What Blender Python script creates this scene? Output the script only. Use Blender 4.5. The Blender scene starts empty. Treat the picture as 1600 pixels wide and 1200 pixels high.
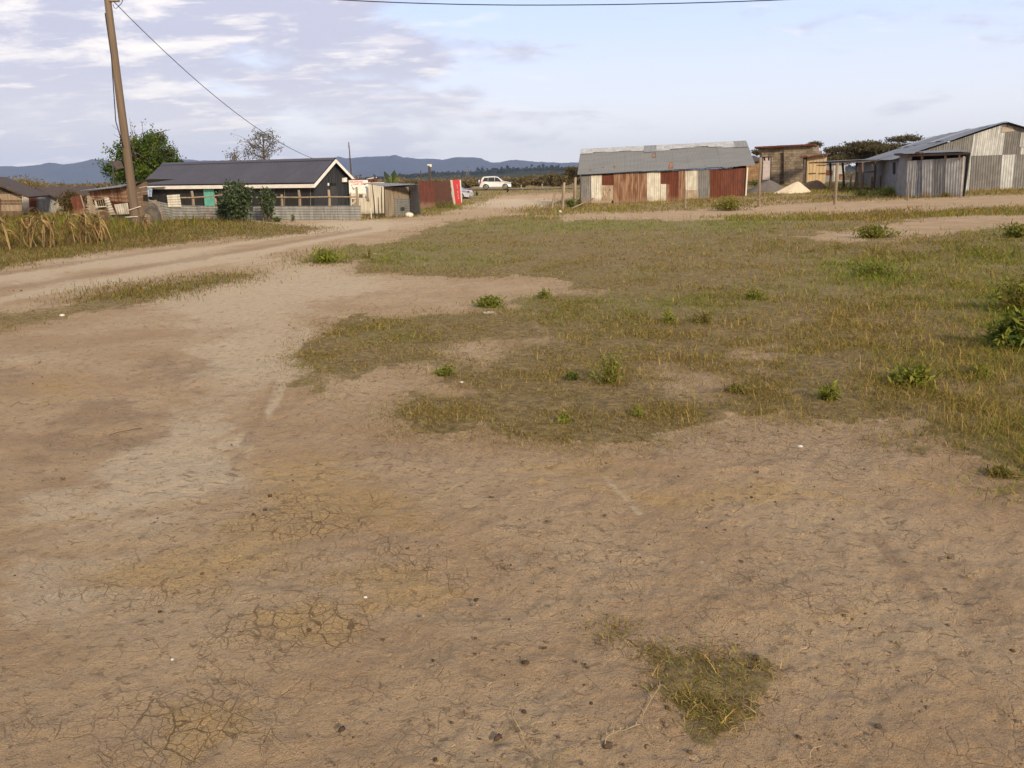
import bpy, bmesh, math, random
import numpy as np
from mathutils import Vector
random.seed(7); rng = np.random.default_rng(7)
S = bpy.context.scene
COL = S.collection
PI = math.pi
# ---------------------------------------------------------------- camera
CZ = 1.65; F_PX = 1202.0
PITCH = math.radians(14.95); ROLL = 0.014
cp, sp = math.cos(PITCH), math.sin(PITCH)
FW = np.array([0, cp, -sp]); U0 = np.array([0, sp, cp]); R0 = np.array([1.0, 0, 0])
RT = R0*math.cos(ROLL) - U0*math.sin(ROLL)
UP = U0*math.cos(ROLL) + R0*math.sin(ROLL)
CAM = np.array([0, 0, CZ])
cam_d = bpy.data.cameras.new('camera'); cam = bpy.data.objects.new('camera', cam_d); COL.objects.link(cam)
from mathutils import Matrix
m = Matrix(((RT[0], UP[0], -FW[0], 0), (RT[1], UP[1], -FW[1], 0), (RT[2], UP[2], -FW[2], CZ), (0, 0, 0, 1)))
cam.matrix_world = m
cam_d.sensor_width = 36; cam_d.lens = 36*F_PX/1600; cam_d.clip_end = 60000; cam_d.clip_start = 0.05
S.camera = cam
# ---------------------------------------------------------------- render settings, world, sun
S.view_settings.view_transform = 'Standard'; S.view_settings.look = 'None'
S.view_settings.exposure = 0.56; S.view_settings.gamma = 1
S.cycles.use_denoising = True
S.cycles.max_bounces = 6; S.cycles.transparent_max_bounces = 8
SUN_EL, SUN_AZ = math.radians(27), math.radians(152)      # azimuth measured from +Y towards +X: behind the camera, to the right
sd = Vector((math.sin(SUN_AZ)*math.cos(SUN_EL), math.cos(SUN_AZ)*math.cos(SUN_EL), math.sin(SUN_EL)))
sun_d = bpy.data.lights.new('sun', 'SUN'); sun = bpy.data.objects.new('sun', sun_d); COL.objects.link(sun)
sun_d.energy = 3.3; sun_d.angle = math.radians(7); sun_d.color = (1, 0.82, 0.56)
sun.rotation_euler = sd.to_track_quat('Z', 'Y').to_euler(); sun.location = (20, -30, 30)

def nd(nt, t, **kw):
    n = nt.nodes.new(t)
    for k, v in kw.items():
        if k.startswith('i_'):
            n.inputs[k[2:].replace('_', ' ')].default_value = v
        else: setattr(n, k, v)
    return n
def ln(nt, a, b): nt.links.new(a, b)
def math_n(nt, op, a, b=None, clamp=False):
    n = nt.nodes.new('ShaderNodeMath'); n.operation = op; n.use_clamp = clamp
    for i, v in enumerate((a, b)):
        if v is None: continue
        if isinstance(v, (int, float)): n.inputs[i].default_value = v
        else: nt.links.new(v, n.inputs[i])
    return n.outputs[0]
def mix_c(nt, f, a, b, mode='MIX'):
    n = nt.nodes.new('ShaderNodeMix'); n.data_type = 'RGBA'; n.blend_type = mode
    for s, v in ((n.inputs[0], f), (n.inputs[6], a), (n.inputs[7], b)):
        if isinstance(v, (int, float)): s.default_value = v
        elif isinstance(v, (tuple, list)): s.default_value = (v[0], v[1], v[2], 1)
        else: nt.links.new(v, s)
    return n.outputs[2]
def ramp(nt, f, a, b, lo=0.0, hi=1.0):
    n = nt.nodes.new('ShaderNodeMapRange'); n.inputs[1].default_value = a; n.inputs[2].default_value = b
    n.inputs[3].default_value = lo; n.inputs[4].default_value = hi; n.clamp = True
    n.interpolation_type = 'SMOOTHSTEP'
    nt.links.new(f, n.inputs[0]); return n.outputs[0]
def noise(nt, vec, scale, detail=4, rough=0.55, dist=0.0):
    n = nt.nodes.new('ShaderNodeTexNoise'); n.inputs['Scale'].default_value = scale
    n.inputs['Detail'].default_value = detail; n.inputs['Roughness'].default_value = rough; n.inputs['Distortion'].default_value = dist
    if vec is not None: nt.links.new(vec, n.inputs['Vector'])
    return n.outputs['Fac']
def mapping(nt, vec, scale=(1, 1, 1), loc=(0, 0, 0), rot=(0, 0, 0)):
    n = nt.nodes.new('ShaderNodeMapping'); n.inputs['Scale'].default_value = scale
    n.inputs['Location'].default_value = loc; n.inputs['Rotation'].default_value = rot
    nt.links.new(vec, n.inputs['Vector']); return n.outputs[0]

W = bpy.data.worlds.new('World'); S.world = W; W.use_nodes = True
nt = W.node_tree; nt.nodes.clear()
out = nd(nt, 'ShaderNodeOutputWorld'); bg = nd(nt, 'ShaderNodeBackground')
sky = nd(nt, 'ShaderNodeTexSky', sky_type='NISHITA'); sky.sun_disc = False
sky.sun_elevation = SUN_EL; sky.sun_rotation = SUN_AZ; sky.air_density = 1.0; sky.dust_density = 1.0; sky.altitude = 1900
tc = nd(nt, 'ShaderNodeTexCoord')
sx = nd(nt, 'ShaderNodeSeparateXYZ'); ln(nt, tc.outputs['Generated'], sx.inputs[0])
X, Y, Z = sx.outputs
zz = math_n(nt, 'MAXIMUM', Z, 0.0)
den = math_n(nt, 'ADD', zz, 0.19)
cx = math_n(nt, 'DIVIDE', X, den); cy = math_n(nt, 'DIVIDE', Y, den)
cv = nd(nt, 'ShaderNodeCombineXYZ'); ln(nt, cx, cv.inputs[0]); ln(nt, cy, cv.inputs[1])
pv = cv.outputs[0]
# base blue scaled to brightness of the photo, whitening towards the horizon
skyc = mix_c(nt, 1.0, sky.outputs[0], (0.088, 0.088, 0.088), 'MULTIPLY')
veil = mix_c(nt, ramp(nt, Z, 0.0, 0.25), (0.93, 0.89, 0.84), (0.55, 0.69, 1.00))
base = mix_c(nt, 0.86, skyc, veil)
azl = math_n(nt, 'DIVIDE', X, math_n(nt, 'MAXIMUM', Y, 0.05))      # -0.66 left edge .. 0.66 right edge
leftm = ramp(nt, azl, 0.20, -0.42)
n1 = noise(nt, mapping(nt, pv, (1.5, 1.5, 1), (3.1, 1.7, 0)), 1.0, 9, 0.60, 0.25)
n2 = noise(nt, mapping(nt, pv, (1.3, 1.9, 1), (7.3, 2.2, 4)), 2.4, 9, 0.62, 0.2)
mask_in = math_n(nt, 'ADD', n1, math_n(nt, 'MULTIPLY', leftm, 0.31))
cm = ramp(nt, mask_in, 0.575, 0.73)
shade = ramp(nt, n2, 0.46, 0.64)
upm = ramp(nt, Z, 0.02, 0.22)
shade = math_n(nt, 'MULTIPLY', shade, 1.0)
cc = mix_c(nt, shade, (0.50, 0.50, 0.61), (0.90, 0.84, 0.80))
cc = mix_c(nt, ramp(nt, Z, 0.16, 0.02), cc, (0.68, 0.67, 0.71))
c3 = mix_c(nt, math_n(nt, 'MULTIPLY', cm, 0.92), base, cc)
# a few brighter pinkish cumulus tops and streaks
n3 = noise(nt, mapping(nt, pv, (1.2, 2.6, 1), (1.3, 9.7, 2)), 2.0, 9, 0.62, 0.25)
st = math_n(nt, 'MULTIPLY', ramp(nt, n3, 0.54, 0.66), math_n(nt, 'ADD', math_n(nt, 'MULTIPLY', leftm, 0.62), 0.02))
c4 = mix_c(nt, st, c3, (1.0, 0.92, 0.85))
rear = ramp(nt, Y, 0.05, -0.55)      # the evening side of the sky, behind the camera, is warmer
c4 = mix_c(nt, rear, c4, mix_c(nt, ramp(nt, Z, 0.0, 0.7), (0.95, 0.72, 0.46), (0.55, 0.56, 0.60)))
ln(nt, c4, bg.inputs[0]); bg.inputs[1].default_value = 0.90
ln(nt, bg.outputs[0], out.inputs[0])

# ---------------------------------------------------------------- picture geometry <-> world
def ray(px, py):
    px = np.asarray(px, float); py = np.asarray(py, float)
    return FW*F_PX + np.multiply.outer(px-800, RT) + np.multiply.outer(600-py, UP)
def project(p):
    v = np.asarray(p, float) - CAM
    zc = v @ FW
    return 800 + F_PX*(v @ RT)/zc, 600 - F_PX*(v @ UP)/zc, zc
def A(px, py, Yd):
    r = ray(px, py); return CAM + r*(Yd/r[1])
CTRL = [(213,350,30),(0,335,47),(60,335,48),(140,345,38),(260,343,39),(400,345,40),(563,343,40),(615,338,46),(655,326,54),(718,320,57),
 (728,312,85),(775,297,107),(905,293,108),(735,298.5,106),(870,325,50),(907,319,52),(1030,313,56),(1165,306,60),(1185,322,45),(1304,319,44),
 (1245,302,52),(1225,284,63),(1190,284,66),(1290,284,62),(1400,299,50),(1416,307,43),(1510,305,42),(1561,296,46),(1600,291,46),(1800,288,46),
 (1400,360,21),(1600,350,21),(-200,340,45),(640,345,38),(960,345,33),(1180,338,35),(600,290,106),(400,292,106),(200,295,106),(1100,290,108),(1300,280,108),(1500,275,108)]
cpts = [A(*c) for c in CTRL]
for r_ in (1, 2.5, 5, 9, 14, 20):
    for a_ in (-60, -40, -25, -10, 5, 20, 35, 60):
        if r_ == 20 and a_ > 15: continue
        a = math.radians(a_); cpts.append(np.array([r_*math.sin(a), r_*math.cos(a), 0.0]))
for a_ in range(-60, 61, 12):
    a = math.radians(a_)
    for r_, z_ in ((160, 0.5), (300, 0.4), (600, 0.0), (1500, -2), (4000, -6), (16000, -10)):
        cpts.append(np.array([r_*math.sin(a), r_*math.cos(a), z_]))
cpts = np.array(cpts)
CA = np.arctan2(cpts[:, 0], cpts[:, 1]); CL = np.log(np.hypot(cpts[:, 0], cpts[:, 1])); CZs = cpts[:, 2]
NA, NL = 361, 401
GA = np.linspace(-PI, PI, NA); GL = np.linspace(math.log(0.2), math.log(20000), NL)
# finer azimuth grid in front
GA = np.concatenate([np.linspace(-PI, -0.9, 30)[:-1], np.linspace(-0.9, 0.9, 361), np.linspace(0.9, PI, 30)[1:]]); NA = len(GA)
ga, gl = np.meshgrid(GA, GL, indexing='ij')
num = np.zeros_like(ga); dn = np.zeros_like(ga)
for a, l, z in zip(CA, CL, CZs):
    d2 = ((ga-a)/0.075)**2 + ((gl-l)/0.11)**2
    w = np.exp(-0.5*d2) + 2e-4/(1+d2)**2
    num += w*z; dn += w
HG = num/dn
behind = np.clip((np.abs(ga)-1.2)/0.6, 0, 1); HG = HG*(1-behind)
def H(x, y):
    x = np.asarray(x, float); y = np.asarray(y, float)
    a = np.arctan2(x, y); l = np.log(np.maximum(np.hypot(x, y), 0.201))
    i = np.clip(np.searchsorted(GA, a)-1, 0, NA-2); u = (a-GA[i])/(GA[i+1]-GA[i])
    t = (l-GL[0])/(GL[1]-GL[0]); j = np.clip(t.astype(int), 0, NL-2); v = np.clip(t-j, 0, 1)
    return (HG[i, j]*(1-u)+HG[i+1, j]*u)*(1-v) + (HG[i, j+1]*(1-u)+HG[i+1, j+1]*u)*v
def unproj(px, py, rmax=400, steps=260):
    """where the rays of many points meet the terrain; returns Nx3 and a validity mask"""
    d = ray(px, py).reshape(-1, 3); d = d/np.hypot(d[:, 0], d[:, 1])[:, None]
    n = len(d); rs = np.exp(np.linspace(math.log(1.0), math.log(rmax), steps))
    prev = np.full(n, 1.0); prevr = np.full(n, 0.5); hit = np.full(n, np.nan)
    for r_ in rs:
        z = CZ + d[:, 2]*r_ - H(d[:, 0]*r_, d[:, 1]*r_)
        new = (z <= 0) & np.isnan(hit)
        hit[new] = prevr[new] + (r_-prevr[new])*prev[new]/(prev[new]-z[new])
        prev = z; prevr = np.full(n, r_)
    ok = ~np.isnan(hit); hit = np.where(ok, hit, rmax)
    P = np.stack([d[:, 0]*hit, d[:, 1]*hit], 1)
    return np.column_stack([P, H(P[:, 0], P[:, 1])]), ok
def G(px, py):
    P, ok = unproj(np.array([px]), np.array([py])); return P[0]
def ground_at(px, Yd):
    """ground point in the vertical picture column px (taken at the horizon) and depth Yd"""
    r = ray(px, 285.0); p = CAM + r*(Yd/r[1]); return np.array([p[0], p[1], float(H(p[0], p[1]))])
def zat(P, py):
    """height at which the vertical through P meets picture row py"""
    k = (600-py)/F_PX; v = np.array([P[0], P[1], 0.0]) - CAM
    return (k*(v@FW) - v@UP)/(UP[2]-k*FW[2])
def upto(P, py): return np.array([P[0], P[1], zat(P, py)])

# value noise for numpy
def _h(i, j, s):
    n = (i.astype(np.int64)*374761393 + j.astype(np.int64)*668265263 + s*1442695041) & 0xffffffff
    n = ((n ^ (n >> 13))*1274126177) & 0xffffffff
    return ((n ^ (n >> 16)) & 0xffff)/65535.0
def vnoise(x, y, s=0):
    i = np.floor(x); j = np.floor(y); u = x-i; v = y-j; u = u*u*(3-2*u); v = v*v*(3-2*v)
    return (_h(i, j, s)*(1-u)+_h(i+1, j, s)*u)*(1-v) + (_h(i, j+1, s)*(1-u)+_h(i+1, j+1, s)*u)*v
def fbm(x, y, s=0, o=4):
    t = 0; a = 0.5; n = 0
    for k in range(o):
        t = t + a*vnoise(x, y, s+k); n += a; a *= 0.5; x = x*2.03+11.3; y = y*2.03+5.7
    return t/n
def inpoly(px, py, poly):
    c = np.zeros(px.shape, bool); n = len(poly)
    for k in range(n):
        x0, y0 = poly[k]; x1, y1 = poly[(k+1) % n]
        if y0 == y1: continue
        cond = (y0 > py) != (y1 > py)
        c ^= cond & (px < (x1-x0)*(py-y0)/(y1-y0)+x0)
    return c
FIELD = [(560,428),(572,405),(600,388),(625,372),(665,358),(705,347),(760,341),(800,337),(860,340),(950,345),(1100,343),(1170,338),(1250,334),(1400,330),(1600,324),(2300,300),(2300,800),(1600,735),(1590,725),(1540,715),(1500,695),(1450,675),(1425,655),(1330,655),(1250,642),(1120,640),(1120,665),(1050,672),(1020,690),(960,692),(880,688),(790,682),(740,664),(650,668),(612,645),(640,615),(690,590),(640,572),(570,598),(520,618),(448,622),(455,585),(480,550),(510,515),(560,490),(700,486),(745,472),(830,462),(895,455),(850,432),(760,434),(650,431)]
BARE = [[(1235,373),(1300,362),(1420,343),(1600,334),(2300,310),(2300,325),(1600,352),(1500,362),(1400,369),(1290,380)],
        [(850,348),(905,335),(1000,332),(1120,330),(1170,322),(1300,318),(1420,312),(1600,306),(2300,280),(2300,290),(1600,318),(1420,325),(1300,327),(1170,335),(1050,339),(950,341),(870,347)],
        [(752,320),(765,318),(780,308),(772,303),(764,303),(767,309),(755,314)]]
SMALL = [(470,414),(490,393),(545,382),(602,384),(575,400),(540,414)]
MEDIAN = [(-500,530),(0,492),(60,480),(150,465),(215,450),(270,440),(320,428),(388,428),(370,440),(300,456),(230,474),(150,492),(60,508),(0,520),(-500,570)]
SLIVER = [(100,457),(160,445),(225,439),(240,444),(170,459)]
LEFT = [(-600,485),(0,420),(90,402),(180,392),(300,379),(400,372),(470,363),(500,357),(450,352),(400,347),(340,340),(250,335),(-600,335)]
ROADSIDE = [(560,345),(640,341),(700,331),(745,319),(775,309),(800,305),(880,301),(905,299),(905,280),(560,280)]
BACK = [(850,337),(905,334),(1000,331),(1120,329),(1170,321),(1420,311),(1600,304),(2300,285),(2300,240),(905,250),(900,306),(850,318),(800,331)]
MATP = [(1000,1018),(1060,1008),(1140,1025),(1215,1042),(1218,1058),(1170,1085),(1130,1142),(1080,1125),(1040,1080),(1012,1045)]
CLUMPS = [[(1440,695),(1470,668),(1540,672),(1700,690),(1700,720),(1600,718),(1530,712),(1480,705)], [(1520,735),(1580,730),(1600,745),(1560,758)],
          [(930,985),(985,972),(1000,990),(960,1005)], [(790,1120),(815,1105),(830,1130),(800,1145)], [(795,1190),(840,1165),(850,1210),(800,1215)]]
def blob(px, py, L):
    t = np.zeros(px.shape)
    for x, y, rx, ry, w in L: t = t + w*np.exp(-((px-x)/rx)**2-((py-y)/ry)**2)
    return t
THIN = [(720,545,60,22,.8),(850,530,50,12,.5),(1070,588,60,14,.9),(1170,560,60,10,.7),(1010,545,30,8,.6),(1250,508,35,12,.7),(820,620,90,22,.25),(1120,610,90,20,.3),(700,620,50,20,.9),(1570,640,60,20,.5),(1200,620,120,14,.3),(770,450,60,10,.6),(1500,600,40,15,.5),(1430,520,40,12,.4)]
GREEN = [(820,620,330,60,-.45),(560,540,130,60,-.3),(1150,580,260,40,-.3),(1480,690,150,40,-.35),(1200,640,200,25,-.4),(1370,425,80,22,.9),(700,410,110,16,.6),(620,395,50,14,.5),(960,352,240,9,.8),(1120,350,90,8,.7),(1590,500,60,90,.9),(1540,400,90,40,.5),(1230,455,90,25,.4),(1050,470,90,30,.35),(700,575,25,12,1),(955,570,45,35,.6),(1420,580,50,25,.8),(620,525,50,22,.45),(510,398,40,12,.8),(790,465,50,10,.7),(1100,1050,70,25,.2),(1300,460,120,30,.3),(350,335,60,8,.6),(60,480,60,6,-.2),(1370,295,60,8,1),(690,322,30,6,1),(840,355,120,9,.6),(1585,365,40,12,.6)]
def seg(px, py, x0, y0, x1, y1, w):
    dx, dy = x1-x0, y1-y0; t = np.clip(((px-x0)*dx+(py-y0)*dy)/(dx*dx+dy*dy), 0, 1)
    return np.exp(-(((px-x0-t*dx)**2+(py-y0-t*dy)**2)/w**2))
def masks(x, y):
    """grass cover, greenness at world points"""
    r = np.hypot(x, y)
    amp = 0.06*r**0.75
    wx = x + amp*(fbm(x*1.3, y*1.3, 3, 4)-0.5)*2.2 + 0.34*(fbm(x*5, y*5, 9, 4)-0.5)
    wy = y + amp*(fbm(x*1.3+40, y*1.3, 5, 4)-0.5)*4.0 + 0.45*(fbm(x*5, y*5+30, 8, 4)-0.5)*np.clip(r/5, .5, 1.4)
    pw = np.stack([wx, wy, H(wx, wy)], -1)
    px, py, zc = project(pw); front = zc > 0.3
    px = np.where(front, px, -5000); py = np.where(front, py, 5000)
    g = np.zeros(px.shape)
    for poly, w in ((FIELD, 1), (SMALL, .9), (MEDIAN, .72), (SLIVER, .62), (LEFT, 1), (ROADSIDE, .85), (BACK, .72)):
        g = np.where(inpoly(px, py, poly), np.maximum(g, w), g)
    for poly in BARE: g = np.where(inpoly(px, py, poly), 0.0, g)
    for k_, poly in enumerate([MATP]+CLUMPS): g = np.where(inpoly(px, py, poly), (.8, .85, .8, .45, .45, .45)[k_], g)
    g = np.where((r > 95), 0.85, g)
    g = np.where(~front | (np.abs(px-800) > 1500), 0.55*(fbm(x*.2, y*.2, 31, 3) > .5)+0.0*g, g)
    n = fbm(x*0.8, y*0.8, 21, 4)
    n2_ = fbm(x*3.1, y*3.1, 27, 4)
    thin = blob(px, py, THIN)*0.8 + np.clip((n-0.56)*3.2, 0, 1)*0.6 + np.clip((n2_-0.60)*5, 0, 1)*0.35
    g = g*(1-np.clip(thin, 0, 0.93)*(g > 0.5)*(r < 60))
    gr = blob(px, py, GREEN) + (fbm(x*0.5, y*0.5, 44, 3)-0.5)*1.2+.10
    return g, np.clip(gr, 0, 1), px, py

# ---------------------------------------------------------------- ground sheet
def ground():
    az = np.concatenate([np.linspace(-PI, -0.80, 26)[:-1], np.linspace(-0.80, 0.80, 760), np.linspace(0.80, PI, 26)[1:]])
    inv = 1/np.linspace(1/1.3, 1/120, 640)
    rr = np.concatenate([[0.25, 0.5, 0.8, 1.05], inv, np.exp(np.linspace(math.log(124), math.log(9800), 60))])
    a, r = np.meshgrid(az, rr, indexing='ij')
    x = r*np.sin(a); y = r*np.cos(a); z = H(x, y)
    g, gr, px, py = masks(x, y)
    near = np.clip((45-r)/25, 0, 1)
    gs = g.copy()
    for _ in range(11):
        gs[1:-1] = (gs[:-2]+gs[1:-1]*2+gs[2:])/4; gs[:, 1:-1] = (gs[:, :-2]+gs[:, 1:-1]*2+gs[:, 2:])/4
    lump = (fbm(x*1.1, y*1.1, 61, 4)-0.5)*0.05 + (fbm(x*4, y*4, 62, 4)-0.5)*0.030 + (fbm(x*14, y*14, 63, 3)-0.5)*0.020*np.clip((14-r)/6, 0, 1)*(0.4+1.2*fbm(x*.7, y*.7, 67, 2))
    z = z + near*(lump + gs*(0.006 + 0.026*(fbm(x*4, y*4, 65, 4)-0.35)))
    ruts = blob(px, py, [(250,620,160,14,-.02),(120,690,140,14,-.015)])
    z = z + ruts
    na, nr = a.shape
    co = np.stack([x, y, z], -1).reshape(-1, 3)
    idx = np.arange(na*nr).reshape(na, nr)
    q = np.stack([idx[:-1, :-1], idx[:-1, 1:], idx[1:, 1:], idx[1:, :-1]], -1).reshape(-1, 4)   # az increases clockwise
    q = q[:, ::-1].copy() if False else q
    # centre fan
    me = bpy.data.meshes.new('ground')
    c0 = len(co); co = np.vstack([co, [[0, 0, 0]]])
    tri = np.stack([idx[:-1, 0], idx[1:, 0], np.full(na-1, c0)], -1)
    nq, ntr = len(q), len(tri)
    me.vertices.add(len(co)); me.vertices.foreach_set('co', co.ravel())
    me.loops.add(nq*4+ntr*3); me.loops.foreach_set('vertex_index', np.concatenate([q.ravel(), tri[:, ::-1].ravel()]))
    me.polygons.add(nq+ntr)
    me.polygons.foreach_set('loop_start', np.concatenate([np.arange(nq)*4, nq*4+np.arange(ntr)*3]))
    me.polygons.foreach_set('use_smooth', np.ones(nq+ntr, bool))
    me.update(calc_edges=True)
    light = blob(px, py, [(330,470,150,35,.8),(400,560,90,60,.8),(330,700,70,70,.9),(260,740,80,40,.6),(150,780,130,40,.5),(500,440,90,30,.7),(120,900,160,90,.5),
        (700,450,160,16,.35),(250,405,260,12,.6),(60,440,120,14,.5),(560,350,120,9,.7),(800,318,90,8,.9),(1000,760,30,40,.15),(300,1080,200,80,.15),(60,560,90,20,.45)])
    dark = blob(px, py, [(60,690,150,18,.6),(190,640,110,14,.75),(300,580,60,22,.7),(250,690,90,14,.5),(30,740,90,12,.5),(620,700,120,35,.5),(700,830,90,12,.3),(1450,890,200,120,.3),(1560,970,60,50,.6),
        (1250,1130,350,60,.35),(880,1050,60,40,-.2),(1150,600,200,40,.5),(380,960,70,26,.4),(900,640,200,25,.4),(640,1000,250,60,.2),(20,590,60,16,.7),(730,560,200,40,.3)])
    ochre = blob(px, py, [(470,740,90,40,.6),(560,800,160,45,.9),(480,980,70,35,1),(380,870,120,50,.7),(650,920,120,25,.8),(350,1120,80,50,1),(720,640,90,40,.5),(880,730,120,30,.7),(230,880,120,14,.7),
        (100,800,60,14,.6),(1080,770,120,20,.6),(1250,780,180,20,.6),(60,620,90,26,.7),(1280,960,100,25,.5),(1420,740,60,18,.6),(200,650,60,16,.3)])
    ux, uy, uz = project(np.stack([x, y, H(x, y)], -1)); ux = np.where(uz > .3, ux, -5000)
    for x0, y0, x1, y1, w_, k_ in ((925,725,1000,800,7,.42),(1090,880,1150,930,10,.40),(1020,700,1240,795,5,.38),(780,760,820,900,11,.36),(0,470,330,408,6,.7),(330,408,600,356,5,.7),(0,436,300,392,5,.6),(480,520,420,640,8,.6),(300,392,560,352,4,.6)):
        light = light + k_*seg(ux, uy, x0, y0, x1, y1, w_)
    for x0, y0, x1, y1, w_, k_ in ((1370,838,1455,940,9,.8),(0,452,320,402,4,.8),(320,402,580,357,3,.8),(0,428,280,388,3,.7),(280,388,520,355,3,.6),(60,480,300,430,4,.6),(430,600,360,740,12,.5),(0,760,260,560,14,.35)):
        dark = dark + k_*seg(ux, uy, x0, y0, x1, y1, w_)
    crack = blob(px, py, [(500,820,130,55,.9),(470,985,110,50,1),(340,1120,100,60,1),(200,900,160,40,.5),(650,900,160,40,.5),(1200,930,160,60,.5),(860,850,200,60,.35),(1200,700,220,40,.7),(150,1130,200,60,.5),(480,560,60,20,.3),(700,1100,200,80,.3),(1400,800,200,60,.25)])
    for nm, arr in (('grass', 0.5*g+0.5*gs), ('green', gr), ('pale', light), ('dark', dark), ('ochre', ochre), ('crack', crack)):
        at = me.attributes.new(nm, 'FLOAT', 'POINT')
        at.data.foreach_set('value', np.append(np.clip(arr, 0, 1.2).ravel(), 0).astype(np.float32))
    ob = bpy.data.objects.new('ground', me); COL.objects.link(ob); ob['kind'] = 'structure'
    me.materials.append(ground_mat())
    return ob
def attr(nt, n): 
    a = nt.nodes.new('ShaderNodeAttribute'); a.attribute_name = n; return a.outputs['Fac']
def ground_mat():
    M = bpy.data.materials.new('dirt'); M.use_nodes = True; nt = M.node_tree
    b = nt.nodes['Principled BSDF']; b.inputs['Roughness'].default_value = 0.95; b.inputs['Specular IOR Level'].default_value = 0.12
    geo = nd(nt, 'ShaderNodeNewGeometry'); P = geo.outputs['Position']
    wv = nd(nt, 'ShaderNodeTexNoise'); wv.inputs['Scale'].default_value = 3.0; wv.inputs['Detail'].default_value = 5; ln(nt, P, wv.inputs['Vector'])
    off = nd(nt, 'ShaderNodeVectorMath', operation='SCALE'); off.inputs['Scale'].default_value = 0.16; ln(nt, wv.outputs['Color'], off.inputs[0])
    PW = nd(nt, 'ShaderNodeVectorMath', operation='ADD'); ln(nt, P, PW.inputs[0]); ln(nt, off.outputs[0], PW.inputs[1]); PW = PW.outputs[0]
    nb = noise(nt, P, 0.9, 8, 0.62); nm_ = noise(nt, P, 5, 8, 0.65); nf = noise(nt, P, 34, 6, 0.75); nff = noise(nt, P, 160, 4, 0.7)
    def wob(a, amt, n=nm_): return math_n(nt, 'ADD', a, math_n(nt, 'MULTIPLY', math_n(nt, 'SUBTRACT', n, 0.5), amt))
    c = mix_c(nt, ramp(nt, nb, 0.36, 0.64), (0.425, 0.290, 0.170), (0.505, 0.368, 0.228))
    pale = ramp(nt, wob(attr(nt, 'pale'), 1.1), 0.22, 0.66); c = mix_c(nt, math_n(nt, 'MULTIPLY', pale, 0.75), c, (0.61, 0.49, 0.34))
    dk = ramp(nt, wob(attr(nt, 'dark'), 1.2), 0.25, 0.65); c = mix_c(nt, math_n(nt, 'MULTIPLY', dk, 0.5), c, (0.29, 0.198, 0.125))
    oc = ramp(nt, wob(attr(nt, 'ochre'), 1.5), 0.25, 0.75); c = mix_c(nt, math_n(nt, 'MULTIPLY', oc, 0.55), c, (0.49, 0.325, 0.135))
    c = mix_c(nt, ramp(nt, nm_, 0.60, 0.74, 0, 0.45), c, (0.45, 0.35, 0.25))
    c = mix_c(nt, ramp(nt, nm_, 0.44, 0.30, 0, 0.5), c, (0.25, 0.168, 0.102))
    # grass litter under the blades
    ng = noise(nt, mapping(nt, P, (1, 1.3, 1)), 11, 7, 0.75, 0.4)
    gcol = mix_c(nt, ramp(nt, ng, 0.40, 0.62), (0.105, 0.076, 0.028), (0.30, 0.225, 0.080))
    gcol = mix_c(nt, math_n(nt, 'MULTIPLY', attr(nt, 'green'), 0.7), gcol, (0.175, 0.170, 0.036))
    gm = ramp(nt, wob(wob(attr(nt, 'grass'), 0.5, nf), 0.7), 0.28, 0.75)
    c = mix_c(nt, math_n(nt, 'MULTIPLY', gm, 0.78), c, gcol)
    # speckle: grit, tiny stones, crumbs, and pits with small shadows painted in
    c = mix_c(nt, ramp(nt, nff, 0.54, 0.64, 0, 0.42), c, (0.17, 0.112, 0.068))
    c = mix_c(nt, ramp(nt, nff, 0.44, 0.34, 0, 0.35), c, (0.58, 0.44, 0.29))
    c = mix_c(nt, ramp(nt, nf, 0.62, 0.75, 0, 0.55), c, (0.17, 0.118, 0.08))
    pt = noise(nt, mapping(nt, P, (1, 1.5, 1), (5, 3, 0), (0, 0, 0.5)), 17, 5, 0.62, 0.6)
    pm = math_n(nt, 'MULTIPLY', ramp(nt, pt, 0.585, 0.66), ramp(nt, nb, 0.40, 0.60, 0.25, 1.0))
    c = mix_c(nt, math_n(nt, 'MULTIPLY', pm, 0.42), c, (0.17, 0.112, 0.07))  # dark pits: their small shadows are painted into the soil colour
    pt2 = noise(nt, mapping(nt, P, (1, 1.8, 1), (15, 3, 0), (0, 0, -0.3)), 48, 4, 0.6, 0.8); pm2 = ramp(nt, pt2, 0.60, 0.68); c = mix_c(nt, math_n(nt, 'MULTIPLY', pm2, 0.5), c, (0.16, 0.105, 0.066))  # finer pits, shadow likewise painted as dark colour
    pt3 = noise(nt, mapping(nt, P, (1, 1.6, 1), (25, 9, 0), (0, 0, 0.9)), 27, 5, 0.65, 0.5); c = mix_c(nt, ramp(nt, pt3, 0.60, 0.72, 0, 0.40), c, (0.56, 0.44, 0.30))
    v1 = nd(nt, 'ShaderNodeTexVoronoi', feature='DISTANCE_TO_EDGE'); v1.inputs['Scale'].default_value = 10.5; ln(nt, PW, v1.inputs['Vector'])
    v2 = nd(nt, 'ShaderNodeTexVoronoi', feature='DISTANCE_TO_EDGE'); v2.inputs['Scale'].default_value = 27; ln(nt, PW, v2.inputs['Vector'])
    ck = wob(wob(attr(nt, 'crack'), 1.1), 0.7, nb)
    ckm = math_n(nt, 'ADD', math_n(nt, 'MULTIPLY', ramp(nt, ck, 0.15, 0.95), 0.9), math_n(nt, 'MULTIPLY', ramp(nt, nm_, 0.46, 0.58), 0.32))
    wdt = math_n(nt, 'ADD', math_n(nt, 'MULTIPLY', nf, 0.12), -0.048)
    l1 = ramp(nt, math_n(nt, 'SUBTRACT', v1.outputs['Distance'], math_n(nt, 'MULTIPLY', wdt, 0.8)), 0.020, 0.0)
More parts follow.
